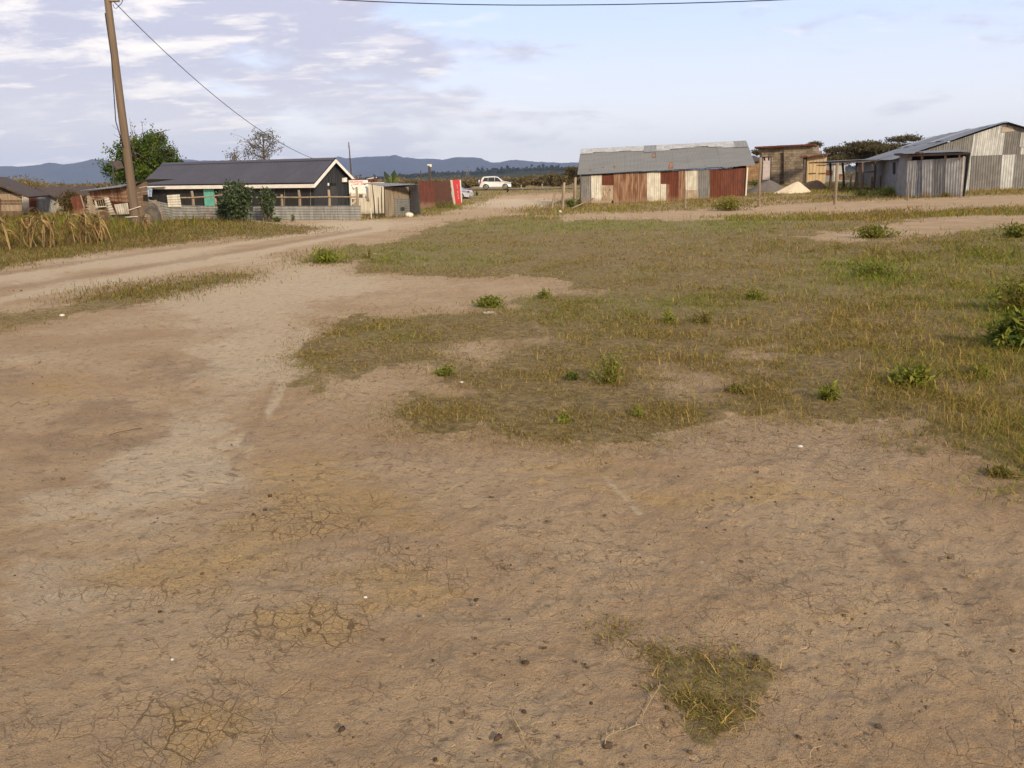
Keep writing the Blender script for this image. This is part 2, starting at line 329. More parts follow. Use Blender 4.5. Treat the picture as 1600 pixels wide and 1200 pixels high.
    l2 = ramp(nt, math_n(nt, 'SUBTRACT', v2.outputs['Distance'], wdt), 0.03, 0.0)
    ck2 = ramp(nt, wob(ck, 1.2, nm_), 0.15, 0.8)
    cr = math_n(nt, 'MAXIMUM', math_n(nt, 'MULTIPLY', l1, ckm), math_n(nt, 'MULTIPLY', l2, math_n(nt, 'MULTIPLY', ck2, 0.6)))
    c = mix_c(nt, math_n(nt, 'MULTIPLY', cr, 0.62), c, (0.15, 0.095, 0.055))
    ln(nt, c, b.inputs['Base Color'])
    hgt = math_n(nt, 'ADD', math_n(nt, 'MULTIPLY', nf, 0.9), math_n(nt, 'MULTIPLY', nm_, 1.6))
    hgt = math_n(nt, 'ADD', hgt, math_n(nt, 'MULTIPLY', nff, 0.25))
    hgt = math_n(nt, 'SUBTRACT', hgt, math_n(nt, 'ADD', math_n(nt, 'MULTIPLY', cr, 0.9), math_n(nt, 'MULTIPLY', pm, 0.7)))
    bp = nd(nt, 'ShaderNodeBump'); bp.inputs['Strength'].default_value = 1.0; bp.inputs['Distance'].default_value = 0.042
    ln(nt, hgt, bp.inputs['Height']); ln(nt, bp.outputs[0], b.inputs['Normal'])
    return M
# ---------------------------------------------------------------- numpy mesh helpers, foliage
def np_mesh(name, co, faces_list, mats, cols=None, mi=None, loc=None, smooth=False):
    """faces_list: list of int arrays (n,3) or (n,4)"""
    me = bpy.data.meshes.new(name)
    co = np.asarray(co, np.float32)
    if loc is not None: co = co - np.asarray(loc, np.float32)
    me.vertices.add(len(co)); me.vertices.foreach_set('co', co.ravel())
    faces_list = [f for f in faces_list if len(f)]
    tot = sum(f.size for f in faces_list); me.loops.add(tot)
    me.loops.foreach_set('vertex_index', np.concatenate([f.ravel() for f in faces_list]).astype(np.int32))
    starts = []; s = 0
    for f in faces_list:
        starts.append(s + np.arange(len(f))*f.shape[1]); s += f.size
    starts = np.concatenate(starts); me.polygons.add(len(starts))
    me.polygons.foreach_set('loop_start', starts.astype(np.int32))
    if smooth: me.polygons.foreach_set('use_smooth', np.ones(len(starts), bool))
    if mi is not None: me.polygons.foreach_set('material_index', np.asarray(mi, np.int32))
    me.update(calc_edges=True)
    for m_ in mats: me.materials.append(m_)
    if cols is not None:
        at = me.color_attributes.new('Col', 'FLOAT_COLOR', 'POINT')
        c4 = np.ones((len(co), 4), np.float32); c4[:, :3] = cols; at.data.foreach_set('color', c4.ravel())
    ob = bpy.data.objects.new(name, me)
    if loc is not None: ob.location = [float(v) for v in loc]
    COL.objects.link(ob); return ob
def tag(o, label=None, cat=None, group=None, kind=None):
    if label: o['label'] = label
    if cat: o['category'] = cat
    if group: o['group'] = group
    if kind: o['kind'] = kind
    return o
def leaf_mat(name, trans=0.25, rough=0.7):
    M = bpy.data.materials.new(name); M.use_nodes = True; nt = M.node_tree; b = nt.nodes['Principled BSDF']
    a = nd(nt, 'ShaderNodeVertexColor'); a.layer_name = 'Col'
    n = noise(nt, nd(nt, 'ShaderNodeNewGeometry').outputs['Position'], 30, 3)
    c = mix_c(nt, ramp(nt, n, 0.3, 0.7, 0, 0.5), a.outputs[0], mix_c(nt, 1.0, a.outputs[0], (0.6, 0.55, 0.5), 'MULTIPLY'))
    ln(nt, c, b.inputs['Base Color']); b.inputs['Roughness'].default_value = rough; b.inputs['Specular IOR Level'].default_value = 0.05
    tr = nd(nt, 'ShaderNodeBsdfTranslucent'); ln(nt, c, tr.inputs[0]); mx = nd(nt, 'ShaderNodeMixShader'); mx.inputs[0].default_value = trans
    o = nt.nodes['Material Output']; ln(nt, b.outputs[0], mx.inputs[1]); ln(nt, tr.outputs[0], mx.inputs[2]); ln(nt, mx.outputs[0], o.inputs[0])
    return M
LEAF = leaf_mat('foliage'); GRASSM = leaf_mat('dry_grass', 0.25, 0.9)
def blades(P, bearing, el, L, wd, bend, cols):
    """P: n x 3 roots; one two-piece bent blade each"""
    n = len(P); d = np.stack([np.sin(bearing)*np.cos(el), np.cos(bearing)*np.cos(el), np.sin(el)], 1)
    e2 = el - bend; d2 = np.stack([np.sin(bearing)*np.cos(e2), np.cos(bearing)*np.cos(e2), np.sin(e2)], 1)
    sb = bearing + PI/2 + rng.uniform(-.6, .6, n)
    w = np.stack([np.sin(sb), np.cos(sb), np.zeros(n)], 1)*(wd/2)[:, None]
    m1 = P + d*(L*0.55)[:, None]; t = m1 + d2*(L*0.45)[:, None]
    co = np.stack([P-w, P+w, m1+w*0.8, m1-w*0.8, t], 1).reshape(-1, 3)
    b = np.arange(n)*5
    q = np.stack([b, b+1, b+2, b+3], 1); tr = np.stack([b+3, b+2, b+4], 1)
    return co, q, tr, np.repeat(cols, 5, 0)
def pick_col(n, pal, wts):
    pal = np.array(pal); i = rng.choice(len(pal), n, p=np.array(wts)/sum(wts))
    return pal[i]*rng.uniform(0.75, 1.25, (n, 1))
DRY = [(.45,.32,.105),(.31,.215,.07),(.15,.10,.036),(.27,.22,.042),(.18,.175,.028)]
def grass_object(name, label, px, py, keep_fn, nb, lfn, elr, spread, palfn, grow=1.0, feather=1.0):
    P, ok = unproj(px, py, 120, 220)
    P = P[ok]; rr_ = np.hypot(P[:, 0], P[:, 1]); jt = (.06+.012*rr_)*feather; g, gr, qx, qy = masks(P[:, 0]+rng.normal(0, 1, len(P))*jt, P[:, 1]+rng.normal(0, 1, len(P))*jt*1.6)
    k = keep_fn(g, gr, P); P, g, gr, qx, qy = P[k], g[k], gr[k], qx[k], qy[k]
    n = len(P); r = np.hypot(P[:, 0], P[:, 1])
    P = np.repeat(P, nb, 0); gr = np.repeat(gr, nb); g = np.repeat(g, nb); r = np.repeat(r, nb); qx = np.repeat(qx, nb); qy = np.repeat(qy, nb)
    tn = np.repeat(rng.uniform(0, 1, n), nb); N = len(P)
    sp_ = spread*np.minimum(1+r*0.06, 4)
    P[:, :2] += rng.normal(0, 1, (N, 2))*sp_[:, None]
    P[:, 2] = H(P[:, 0], P[:, 1]) + 0.004
    L = lfn(r, gr, tn, qx, qy)*rng.uniform(0.5, 1.3, N)
    wd = np.maximum(0.003, r*0.00052)*rng.uniform(0.7, 1.3, N)
    el = rng.uniform(elr[0], elr[1], N); bend = rng.uniform(0.2, 1.3, N)
    c = palfn(N, gr, tn, qx, qy)
    co, q, tr, cc = blades(P, rng.uniform(0, 2*PI, N), el, L, wd, bend, c)
    ob = np_mesh(name, co, [q, tr], [GRASSM], cc)
    return tag(ob, label, None, None, 'stuff')
def mixpal(n, f, a, b, c=(1, 1, 1, 1, 1)):
    ca = pick_col(n, a, c); cb = pick_col(n, b, (1, 1, 1)); m_ = (rng.uniform(0, 1, n) < f)[:, None]
    return np.where(m_, cb, ca)
GRN = [(.18,.24,.025),(.12,.185,.022),(.26,.28,.035)]
def build_grass():
    # low creeping dry grass over the clearing
    def samp(n, y0, y1, p=1.0):
        u = rng.uniform(0, 1, n)**p
        return rng.uniform(-350, 1950, n), y0 + (y1-y0)*u
    px, py = samp(185000, 322, 790)
    grass_object('grass', 'low creeping grass, dry and olive, covering the clearing', px, py,
        lambda g, gr, P: (g > 0.35) & (rng.uniform(0, 1, len(g)) < np.clip(g*1.1, 0, 1)*np.clip(4.5*(fbm(P[:,0]*2.6, P[:,1]*2.6, 77, 4)-0.37), 0.22, 1)), 7,
        lambda r, gr, tn, qx, qy: (0.038+0.035*gr+0.035*np.clip((qx-900)/700, 0, 1)*(tn > .5))*np.minimum(1+r*0.035, 2.0)*(0.6+0.9*tn)*(1-.35*np.clip((qy-520)/120, 0, 1)*np.clip((1250-qx)/200, 0, 1))*np.where(qx < 420, .6, 1),
        (0.02, 1.0), 0.06, lambda n, gr, tn, qx, qy: mixpal(n, gr*0.75, DRY, GRN, (2, 3, 3, 3, 1.5)))
    # the near mats
    n = 5600; px = rng.uniform(900, 1700, n); py = rng.uniform(660, 1200, n)
    k = np.zeros(n, bool)
    for poly in [MATP]+CLUMPS: k |= inpoly(px, py, [((x-poly[0][0])*1.02+poly[0][0], (y-poly[0][1])*1.02+poly[0][1]) for x, y in poly])
    grass_object('grass_mat', 'dry stringy mat of grass on the bare foreground soil', px[k], py[k],
        lambda g, gr, P: (g > -1), 8, lambda r, gr, tn, qx, qy: 0.028+0.03*tn, (0.0, 0.7), 0.034,
        lambda n, gr, tn, qx, qy: mixpal(n, 0.03, DRY, GRN, (2, 4, 6, 1.5, 1.5)))
    # taller thin stems and seed heads
    px, py = samp(9000, 345, 690)
    grass_object('tall_grass', 'thin taller grass stems standing above the creeping grass', px, py,
        lambda g, gr, P: (g > 0.45) & (rng.uniform(0, 1, len(g)) < 0.15+0.75*np.clip((P[:, 0]-0.5)/5, 0, 1)*fbm(P[:,0]*.9, P[:,1]*.9, 88, 3)*1.5), 4,
        lambda r, gr, tn, qx, qy: 0.075+0.075*np.clip((qx-700)/800, 0, 1)+0.05*tn, (0.7, 1.5), 0.05,
        lambda n, gr, tn, qx, qy: mixpal(n, np.clip(gr*0.8+.1, 0, 1), DRY, GRN, (3, 3, 1, 3, 1)))
    # rank weeds of the left field
    px = rng.uniform(-500, 520, 26000); py = rng.uniform(332, 470, 26000)
    top = np.interp(px, [-600, 0, 90, 180, 300, 420, 475], [455, 392, 380, 372, 360, 357, 360])
    def lf(r, gr, tn, qx, qy):
        t = np.interp(qx, [-600, 0, 90, 180, 300, 420, 475], [455, 396, 384, 376, 362, 357, 356])
        deep = np.clip((t-qy)/14, 0, 1)
        return 0.09+deep*(0.07+0.38*tn**2)*(0.55+0.9*vnoise(qx*.045, qy*.12, 5))*np.interp(qx, [0, 250, 340, 420], [1.0, 1.0, .9, .35])
    grass_object('weeds', 'rank brown and olive weeds filling the left field in front of the shacks', px, py,
        lambda g, gr, P: (g > 0.4), 6, lf, (0.35, 1.5), 0.16,
        lambda n, gr, tn, qx, qy: mixpal(n, np.clip(0.12+(tn-.5)*.5, 0, 1), [(.33,.22,.075),(.22,.13,.042),(.13,.078,.03),(.18,.15,.033),(.115,.12,.024)], GRN, (1.5, 3, 3, 3, 3)))
    # rough grass at the sheds and along the road
    n = 30000; px = rng.uniform(440, 1800, n); py = rng.uniform(288, 345, n)
    grass_object('rough_grass', 'rough brown-green grass around the sheds and along the far road', px, py,
        lambda g, gr, P: (g > 0.35) & (fbm(P[:, 0]*.6, P[:, 1]*.6, 55, 3) > 0.42), 4,
        lambda r, gr, tn, qx, qy: 0.10+0.22*tn*np.clip(gr, .1, 1)+0.05, (0.5, 1.5), 0.12,
        lambda n, gr, tn, qx, qy: mixpal(n, gr*.8, DRY, GRN, (2, 3, 3, 3, 1.5)))
def leafq(P, D, Wv):
    n = len(P); co = np.stack([P, P+D*.45+Wv, P+D, P+D*.45-Wv], 1).reshape(-1, 3); b = np.arange(n)*4
    return co, np.stack([b, b+1, b+2, b+3], 1)
def rdir(n, zb=0.0):
    v = rng.normal(0, 1, (n, 3)); v[:, 2] += zb; return v/np.linalg.norm(v, axis=1)[:, None]
def leaves(C, sizes, cols, asp=0.45, zb=0.0, D=None):
    n = len(C); d = rdir(n, zb) if D is None else D
    w = np.cross(d, rdir(n)); w /= np.linalg.norm(w, axis=1)[:, None]+1e-9
    co, q = leafq(C, d*sizes[:, None], w*(sizes*asp/2)[:, None])
    return co, q, np.repeat(cols, 4, 0)
def tube_np(pts, rad, seg=6):
    pts = np.array(pts, float); k = len(pts); co = []; rad = np.broadcast_to(rad, (k,))
    for i in range(k):
        t = pts[min(i+1, k-1)]-pts[max(i-1, 0)]; t /= np.linalg.norm(t)+1e-9
        u = np.cross(t, [0.3, 0.9, 0.2]) if abs(t[2]) > .5 else np.cross(t, [0, 0, 1.0]); u /= np.linalg.norm(u)+1e-9; v = np.cross(t, u)
        for s in range(seg):
            a = 2*PI*s/seg; co.append(pts[i]+(u*math.cos(a)+v*math.sin(a))*rad[i])
    q = [(i*seg+s, i*seg+(s+1) % seg, (i+1)*seg+(s+1) % seg, (i+1)*seg+s) for i in range(k-1) for s in range(seg)]
    co.append(pts[-1]); e = len(co)-1
    tr = [((k-1)*seg+s, (k-1)*seg+(s+1) % seg, e) for s in range(seg)]
    return np.array(co), np.array(q), np.array(tr)
def join_tubes(tubes):
    co = []; q = []; t = []; n = 0
    for c, a, b in tubes: co.append(c); q.append(a+n); t.append(b+n); n += len(c)
    return np.vstack(co), np.vstack(q), np.vstack(t)
ground()
build_grass()
# ---------------------------------------------------------------- mesh builder in world coordinates
def V3(*a): return np.array(a, float)
def nrm(v): return v/(np.linalg.norm(v)+1e-12)
class MB:
    def __init__(s): s.v = []; s.f = []; s.mi = []; s.mats = []; s.sm = []
    def mat(s, m_):
        if m_ not in s.mats: s.mats.append(m_)
        return s.mats.index(m_)
    def add(s, vs, fs, m_, smooth=False):
        n = len(s.v); s.v += [tuple(map(float, v)) for v in vs]; k = s.mat(m_)
        for f in fs: s.f.append(tuple(int(i)+n for i in f)); s.mi.append(k); s.sm.append(smooth)
    def quadslab(s, a, b, c, d, t, m_, off=0.0):
        """slab from quad a b c d (counter-clockwise seen from the front), thickness t behind the quad"""
        a, b, c, d = map(np.asarray, (a, b, c, d)); n = nrm(np.cross(b-a, d-a))
        F = [p+n*off for p in (a, b, c, d)]; B = [p-n*t for p in F]
        s.add(F+B, [(0, 1, 2, 3), (5, 4, 7, 6), (4, 5, 1, 0), (1, 5, 6, 2), (2, 6, 7, 3), (4, 0, 3, 7)], m_)
    def prism(s, ring, t, m_, off=0.0):
        P = [np.asarray(p, float) for p in ring]; n = nrm(np.cross(P[1]-P[0], P[-1]-P[0])); k = len(P)
        F = [p+n*off for p in P]; B = [p-n*t for p in F]
        s.add(F+B, [tuple(range(k)), tuple(range(2*k-1, k-1, -1))]+[(k+i, k+(i+1) % k, (i+1) % k, i) for i in range(k)], m_)
    def box(s, c, ax, ay, az, m_):
        c = np.asarray(c, float); ax, ay, az = (np.asarray(q, float)/2 for q in (ax, ay, az))
        P = [c+i*ax+j*ay+k*az for k in (-1, 1) for j in (-1, 1) for i in (-1, 1)]
        s.add(P, [(0, 2, 3, 1), (4, 5, 7, 6), (0, 1, 5, 4), (1, 3, 7, 5), (3, 2, 6, 7), (2, 0, 4, 6)], m_)
    def bar(s, p, q, w, h, m_):
        p, q = np.asarray(p, float), np.asarray(q, float); t = q-p
        side = np.cross(t, [0, 0, 1.0]); side = nrm(side) if np.linalg.norm(side) > 1e-4*np.linalg.norm(t) else V3(1, 0, 0)
        u = nrm(np.cross(side, t)); s.box((p+q)/2, side*w, u*h, t, m_)
    def tube(s, pts, rad, m_, seg=8):
        c, q, t = tube_np(pts, rad, seg); s.add(c, [tuple(x) for x in q], m_, True)
        n = len(s.v)-len(c); 
        for x in t: s.f.append(tuple(int(i)+n for i in x)); s.mi.append(s.mat(m_)); s.sm.append(True)
    def sheet(s, bl, br, tr, tl, m_, pitch=0.12, amp=0.013, horiz=False, off=0.0, ph=0.0, wav=0.0):
        bl, br, tr, tl = map(np.asarray, (bl, br, tr, tl)); n = nrm(np.cross(br-bl, tl-bl))
        if horiz: a0, a1, b0, b1 = bl, tl, br, tr
        else: a0, a1, b0, b1 = bl, br, tl, tr
        Wd = (np.linalg.norm(a1-a0)+np.linalg.norm(b1-b0))/2; k = int(min(1600, max(3, round(Wd/pitch*4)))); r0 = random.uniform(0, 9)
        vs = []; 
        for i in range(k+1):
            u = i/k; o = off+amp*math.sin(u*Wd/pitch*2*PI+ph); 
            for j, e in ((0, 0.0), (0.5, 0.0), (1, 0.0)):
                p = (a0*(1-u)+a1*u)*(1-j)+(b0*(1-u)+b1*u)*j
                vs.append(p+n*(o+wav*math.sin(u*Wd*1.3+j*3+r0)))
        fs = []
        for i in range(k):
            for j in range(2):
                a = i*3+j; f = (a, a+3, a+4, a+1)
                fs.append(f if not horiz else f[::-1])
        s.add(vs, fs, m_, True)
    def planks(s, bl, br, tr, tl, m_, w=0.15, t=0.03, horiz=False, off=0.0, jit=0.01, ragged=0.0):
        bl, br, tr, tl = map(np.asarray, (bl, br, tr, tl))
        if horiz: a0, a1, b0, b1 = bl, tl, br, tr
        else: a0, a1, b0, b1 = bl, br, tl, tr
        Wd = np.linalg.norm(a1-a0); k = max(1, round(Wd/w)); ms = m_ if isinstance(m_, list) else [m_]
        for i in range(k):
            g = 0.04; u0, u1 = (i+g)/k, (i+1-g)/k
            A0, A1 = a0*(1-u0)+a1*u0, a0*(1-u1)+a1*u1; B0, B1 = b0*(1-u0)+b1*u0, b0*(1-u1)+b1*u1
            e = random.uniform(-ragged, ragged); B0 = B0+(B0-A0)*e; B1 = B1+(B1-A1)*(e+random.uniform(-ragged, ragged)*.3)
            q = (A0, A1, B1, B0) if not horiz else (A0, B0, B1, A1)
            s.quadslab(*q, t, random.choice(ms), off+random.uniform(-jit, jit))
    def build(s, name, root=None, loc=None, parent=None, label=None, shade=True):
        if root is not None: o0 = np.array(root.location)
        elif loc is not None: o0 = np.asarray(loc, float)
        else: o0 = np.zeros(3)
        me = bpy.data.meshes.new(name); me.from_pydata([tuple(np.array(v)-o0) for v in s.v], [], s.f); 
        for m_ in s.mats: me.materials.append(m_)
        me.polygons.foreach_set('material_index', s.mi); me.polygons.foreach_set('use_smooth', s.sm); me.update()
        ob = bpy.data.objects.new(name, me); COL.objects.link(ob)
        if parent is not None: ob.parent = parent
        elif root is not None: ob.parent = root
        else: ob.location = o0
        if label: ob['label'] = label
        return ob
def thing(name, loc, label, cat, group=None):
    o = bpy.data.objects.new(name, None); COL.objects.link(o); o.location = [float(v) for v in loc]; o.empty_display_size = 0.3
    return tag(o, label, cat, group)
def part(root, name, fn, label=None, parent=None):
    mb = MB(); fn(mb); return mb.build(name, root=root, parent=parent, label=label)
def single(name, loc, fn, label, cat, group=None):
    mb = MB(); fn(mb); return tag(mb.build(name, loc=loc), label, cat, group)
class Pl:
    """plane; hit(px,py) gives where the picture ray meets it"""
    def __init__(s, a, b, c=None):
        a = np.asarray(a, float); b = np.asarray(b, float); c = a+V3(0, 0, 1) if c is None else np.asarray(c, float)
        s.p = a; s.n = nrm(np.cross(b-a, c-a))
        if s.n @ (CAM-a) < 0: s.n = -s.n
    def __call__(s, px, py):
        r = ray(px, py); return CAM + r*((s.n @ (s.p-CAM))/(s.n @ r))
    def q(s, *pts): return [s(*p) for p in pts]

# ---------------------------------------------------------------- materials
def mat(name, c1, c2=None, rough=0.7, metal=0.0, scale=(3, 3, 3), sc=1.0, rust=0.0, rustc=(.17, .055, .025), bump=0.0, streak=False, spec=0.3, dirt=0.0):
    M = bpy.data.materials.new(name); M.use_nodes = True; nt = M.node_tree; b = nt.nodes['Principled BSDF']
    P = nd(nt, 'ShaderNodeTexCoord').outputs['Object']
    c2 = c2 or tuple(x*0.7 for x in c1)
    v = mapping(nt, P, scale, (random.uniform(0, 50), random.uniform(0, 50), 0))
    n = noise(nt, v, sc, 6, 0.65); c = mix_c(nt, ramp(nt, n, 0.36, 0.64), c1, c2)
    if streak:
        n2 = noise(nt, mapping(nt, P, (9, 9, 0.7)), 1.0, 5, 0.65); c = mix_c(nt, ramp(nt, n2, 0.42, 0.66, 0, 0.7), c, tuple(x*0.5 for x in c1)); n5 = noise(nt, mapping(nt, P, (14, 14, 0.9), (7, 7, 1)), 1.0, 4, 0.6); c = mix_c(nt, ramp(nt, n5, 0.58, 0.70, 0, 0.45), c, tuple(min(.75, x*1.5+.05) for x in c1))
    if rust > 0:
        n3 = noise(nt, mapping(nt, P, (1.5, 1.5, 0.7), (random.uniform(0, 50), 0, 3)), 1.3, 7, 0.7)
        c = mix_c(nt, ramp(nt, n3, 0.66-rust*0.3, 0.72-rust*0.25), c, rustc)
    if dirt > 0:
        sxy = nd(nt, 'ShaderNodeSeparateXYZ'); ln(nt, P, sxy.inputs[0]); n4 = noise(nt, mapping(nt, P, (2, 2, 1.2)), 1.0, 5)
        h = math_n(nt, 'ADD', sxy.outputs[2], math_n(nt, 'MULTIPLY', n4, -0.7)); c = mix_c(nt, ramp(nt, h, 0.25*dirt, -0.15, 0, 0.75), c, (.24, .165, .105))
    ln(nt, c, b.inputs['Base Color']); b.inputs['Roughness'].default_value = rough; b.inputs['Metallic'].default_value = metal
    b.inputs['Specular IOR Level'].default_value = spec
    if bump > 0:
        bp = nd(nt, 'ShaderNodeBump'); bp.inputs['Strength'].default_value = 0.6; bp.inputs['Distance'].default_value = bump
        ln(nt, noise(nt, mapping(nt, P, scale), 6.0, 6, 0.7), bp.inputs['Height']); ln(nt, bp.outputs[0], b.inputs['Normal'])
    return M
M_ = {}
def mk():
    g = M_
    g['zinc'] = mat('weathered_zinc', (.235, .24, .25), (.19, .194, .205), 0.65, 0.1, streak=True, rust=0.10, spec=.3)
    g['roofgrey'] = mat('weathered_roof_sheet', (.180, .183, .188), (.155, .158, .163), 0.75, 0.05, (.6, 6, 6), .8, streak=False, rust=0.05, spec=.2)
    g['sheetgrey'] = mat('grey_wall_sheet', (.42, .428, .445), (.32, .325, .34), 0.7, 0, streak=True, dirt=.6, rust=0.06)
    g['zinc2'] = mat('old_zinc', (.225, .228, .235), (.170, .170, .175), 0.7, 0.1, streak=True, rust=0.18)
    g['zinclight'] = mat('bright_zinc', (.42, .43, .445), (.33, .34, .352), 0.6, 0.1, streak=True)
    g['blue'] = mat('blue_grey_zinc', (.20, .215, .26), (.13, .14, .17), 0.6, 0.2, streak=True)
    g['dkgrey'] = mat('dark_grey_sheet', (.20, .195, .20), (.15, .147, .15), 0.65, 0.1, streak=True, dirt=1)
    g['cream'] = mat('cream_sheet', (.60, .58, .53), (.47, .44, .39), 0.7, 0, streak=True, dirt=1, rust=0.1)
    g['pale'] = mat('pale_grey_sheet', (.54, .56, .585), (.42, .435, .455), 0.7, 0, streak=True, dirt=.6, rust=0.06)
    g['cream2'] = mat('dirty_cream_sheet', (.40, .34, .27), (.30, .22, .15), 0.8, 0, streak=True, dirt=1.4, rust=0.25)
    g['rust'] = mat('rusty_sheet', (.17, .078, .046), (.33, .215, .15), 0.85, 0, (5, 5, .8), 1.2, streak=True, dirt=1)
    g['rustdk'] = mat('dark_rusty_sheet', (.135, .04, .022), (.10, .032, .02), 0.85, 0, streak=True, dirt=1)
    g['rustred'] = mat('red_rusty_sheet', (.150, .046, .030), (.10, .036, .024), 0.8, 0, streak=True, dirt=.8)
    g['brown'] = mat('brown_painted_sheet', (.105, .043, .024), (.085, .036, .021), 0.8)
    g['black'] = mat('black_painted_boards', (.030, .029, .031), (.018, .018, .020), 0.7, 0, (14, 14, .6), streak=False, spec=.3)
    g['blackblue'] = mat('black_gable_boards', (.038, .041, .048), (.022, .024, .028), 0.6, 0, (14, 14, .6), spec=.4)
    g['roofblue'] = mat('charcoal_roof_sheet', (.060, .058, .074), (.050, .048, .062), 0.5, 0.15, (1, 1, 1), .8, spec=.5)
    g['white'] = mat('white_paint', (.74, .72, .70), (.66, .63, .60), 0.6)
    g['turq'] = mat('turquoise_paint', (.13, .43, .36), (.10, .34, .29), 0.6, 0, (2, 2, 2), 2)
    g['wood'] = mat('weathered_timber', (.30, .235, .175), (.19, .145, .105), 0.9, 0, (10, 10, .8), bump=.01)
    g['wooddk'] = mat('dark_timber', (.085, .06, .048), (.05, .036, .03), 0.9, 0, (8, 8, .8), bump=.01)
    g['woodbr'] = mat('brown_timber', (.155, .105, .072), (.10, .068, .048), 0.9, 0, (8, 8, .8), bump=.01)
    g['pole'] = mat('utility_pole_wood', (.175, .128, .092), (.115, .084, .062), 0.85, 0, (12, 12, .5), bump=.008)
    g['slab'] = mat('pale_offcut_timber', (.62, .585, .52), (.46, .42, .35), 0.85, 0, (9, 9, .6))
    g['slabgrey'] = mat('grey_offcut_timber', (.27, .225, .175), (.17, .14, .11), 0.9, 0, (9, 9, .6))
    g['yellow'] = mat('fresh_sawn_timber', (.60, .45, .27), (.45, .33, .19), 0.85, 0, (7, 7, .6))
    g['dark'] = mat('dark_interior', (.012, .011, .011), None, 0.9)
    g['red'] = mat('red_paint', (.62, .035, .03), (.50, .03, .028), 0.5)
    g['glass'] = mat('tinted_glass', (.015, .017, .022), None, 0.08, 0, spec=.8)
    g['carw'] = mat('white_car_paint', (.62, .64, .68), (.58, .60, .64), 0.3, 0.1, spec=.6)
    g['cars'] = mat('silver_car_paint', (.50, .54, .62), (.46, .50, .58), 0.3, 0.35, spec=.6)
    g['tyre'] = mat('tyre_rubber', (.02, .02, .02), None, 0.9)
    g['rim'] = mat('alloy_rim', (.55, .52, .49), None, 0.35, 0.6)
    g['lampred'] = mat('red_lens', (.35, .02, .02), None, 0.2)
    g['lampclr'] = mat('clear_lens', (.6, .62, .65), None, 0.15)
    g['plastic'] = mat('dark_plastic', (.05, .05, .052), None, 0.7)
    g['sand'] = mat('pale_sand', (.66, .55, .42), (.54, .44, .32), 0.95, 0, (6, 6, 6), 2, bump=.02)
    g['gravel'] = mat('grey_gravel', (.155, .135, .125), (.11, .095, .088), 0.95, 0, (6, 6, 6), 3, bump=.04)
    g['earth'] = mat('brown_earth', (.20, .135, .085), (.14, .092, .058), 0.95, 0, (3, 3, 3), 2, bump=.04)
    g['tarmac'] = mat('tarmac', (.145, .135, .13), (.12, .112, .11), 0.9, 0, (1, 1, 1))
    g['wire'] = mat('black_wire', (.015, .015, .017), None, 0.6)
    g['cloth'] = mat('blue_cloth', (.10, .19, .40), (.42, .50, .62), 0.8, 0, (4, 4, 4), 1.5)
    g['stone'] = mat('dark_clod', (.09, .062, .045), (.06, .042, .032), 0.95, 0, (30, 30, 30), bump=.004)
    g['paper'] = mat('white_litter', (.72, .70, .66), None, 0.8)
    g['slate'] = mat('pale_stone', (.42, .38, .32), (.34, .30, .25), 0.9, 0, (10, 10, 10))
    g['bark'] = mat('bark', (.16, .125, .10), (.10, .078, .062), 0.95, 0, (8, 8, 2))
    g['stemgreen'] = mat('weed_stem', (.14, .13, .045), (.11, .095, .04), .9)
    g['barkpale'] = mat('pale_bark', (.30, .25, .18), (.20, .165, .12), 0.95, 0, (8, 8, 2))
    g['concrete'] = mat('grey_debris', (.13, .115, .10), (.07, .06, .052), 0.95, 0, (3, 3, 3), 2, bump=.02)
    # coursed stone blocks
    def stonem(name, ca, cb, mort, sx_, sy_):
        M = bpy.data.materials.new(name); M.use_nodes = True; nt = M.node_tree; b = nt.nodes['Principled BSDF']
        P = nd(nt, 'ShaderNodeTexCoord').outputs['Object']; s_ = nd(nt, 'ShaderNodeSeparateXYZ'); ln(nt, P, s_.inputs[0])
        cv_ = nd(nt, 'ShaderNodeCombineXYZ'); ln(nt, math_n(nt, 'ADD', s_.outputs[0], math_n(nt, 'MULTIPLY', s_.outputs[1], 0.8)), cv_.inputs[0]); ln(nt, s_.outputs[2], cv_.inputs[1])
        br = nd(nt, 'ShaderNodeTexBrick'); br.inputs['Scale'].default_value = 1.0; br.inputs['Brick Width'].default_value = sx_; br.inputs['Row Height'].default_value = sy_
        br.inputs['Mortar Size'].default_value = 0.016; br.inputs['Mortar Smooth'].default_value = 0.4; ln(nt, cv_.outputs[0], br.inputs['Vector'])
        br.inputs['Color1'].default_value = (*ca, 1); br.inputs['Color2'].default_value = (*cb, 1); br.inputs['Mortar'].default_value = (*mort, 1)
        n = noise(nt, P, 2.2, 7, 0.7); c = mix_c(nt, ramp(nt, n, 0.35, 0.65, 0, 0.8), br.outputs[0], mix_c(nt, 1.0, br.outputs[0], (.45, .42, .40), 'MULTIPLY'))
        ln(nt, c, b.inputs['Base Color']); b.inputs['Roughness'].default_value = 0.95
        bp = nd(nt, 'ShaderNodeBump'); bp.inputs['Distance'].default_value = 0.03; ln(nt, noise(nt, P, 9, 5, .7), bp.inputs['Height']); ln(nt, bp.outputs[0], b.inputs['Normal'])
        return M
    g['block'] = stonem('coursed_stone', (.34, .275, .21), (.22, .175, .135), (.14, .115, .09), 0.45, 0.2)
    g['mud'] = stonem('tan_brickwork', (.36, .225, .125), (.30, .185, .10), (.20, .13, .08), 0.4, 0.2)
    g['log'] = stonem('stacked_log_wall', (.17, .125, .095), (.11, .08, .062), (.05, .037, .03), 2.2, 0.16)
mk()
m = M_

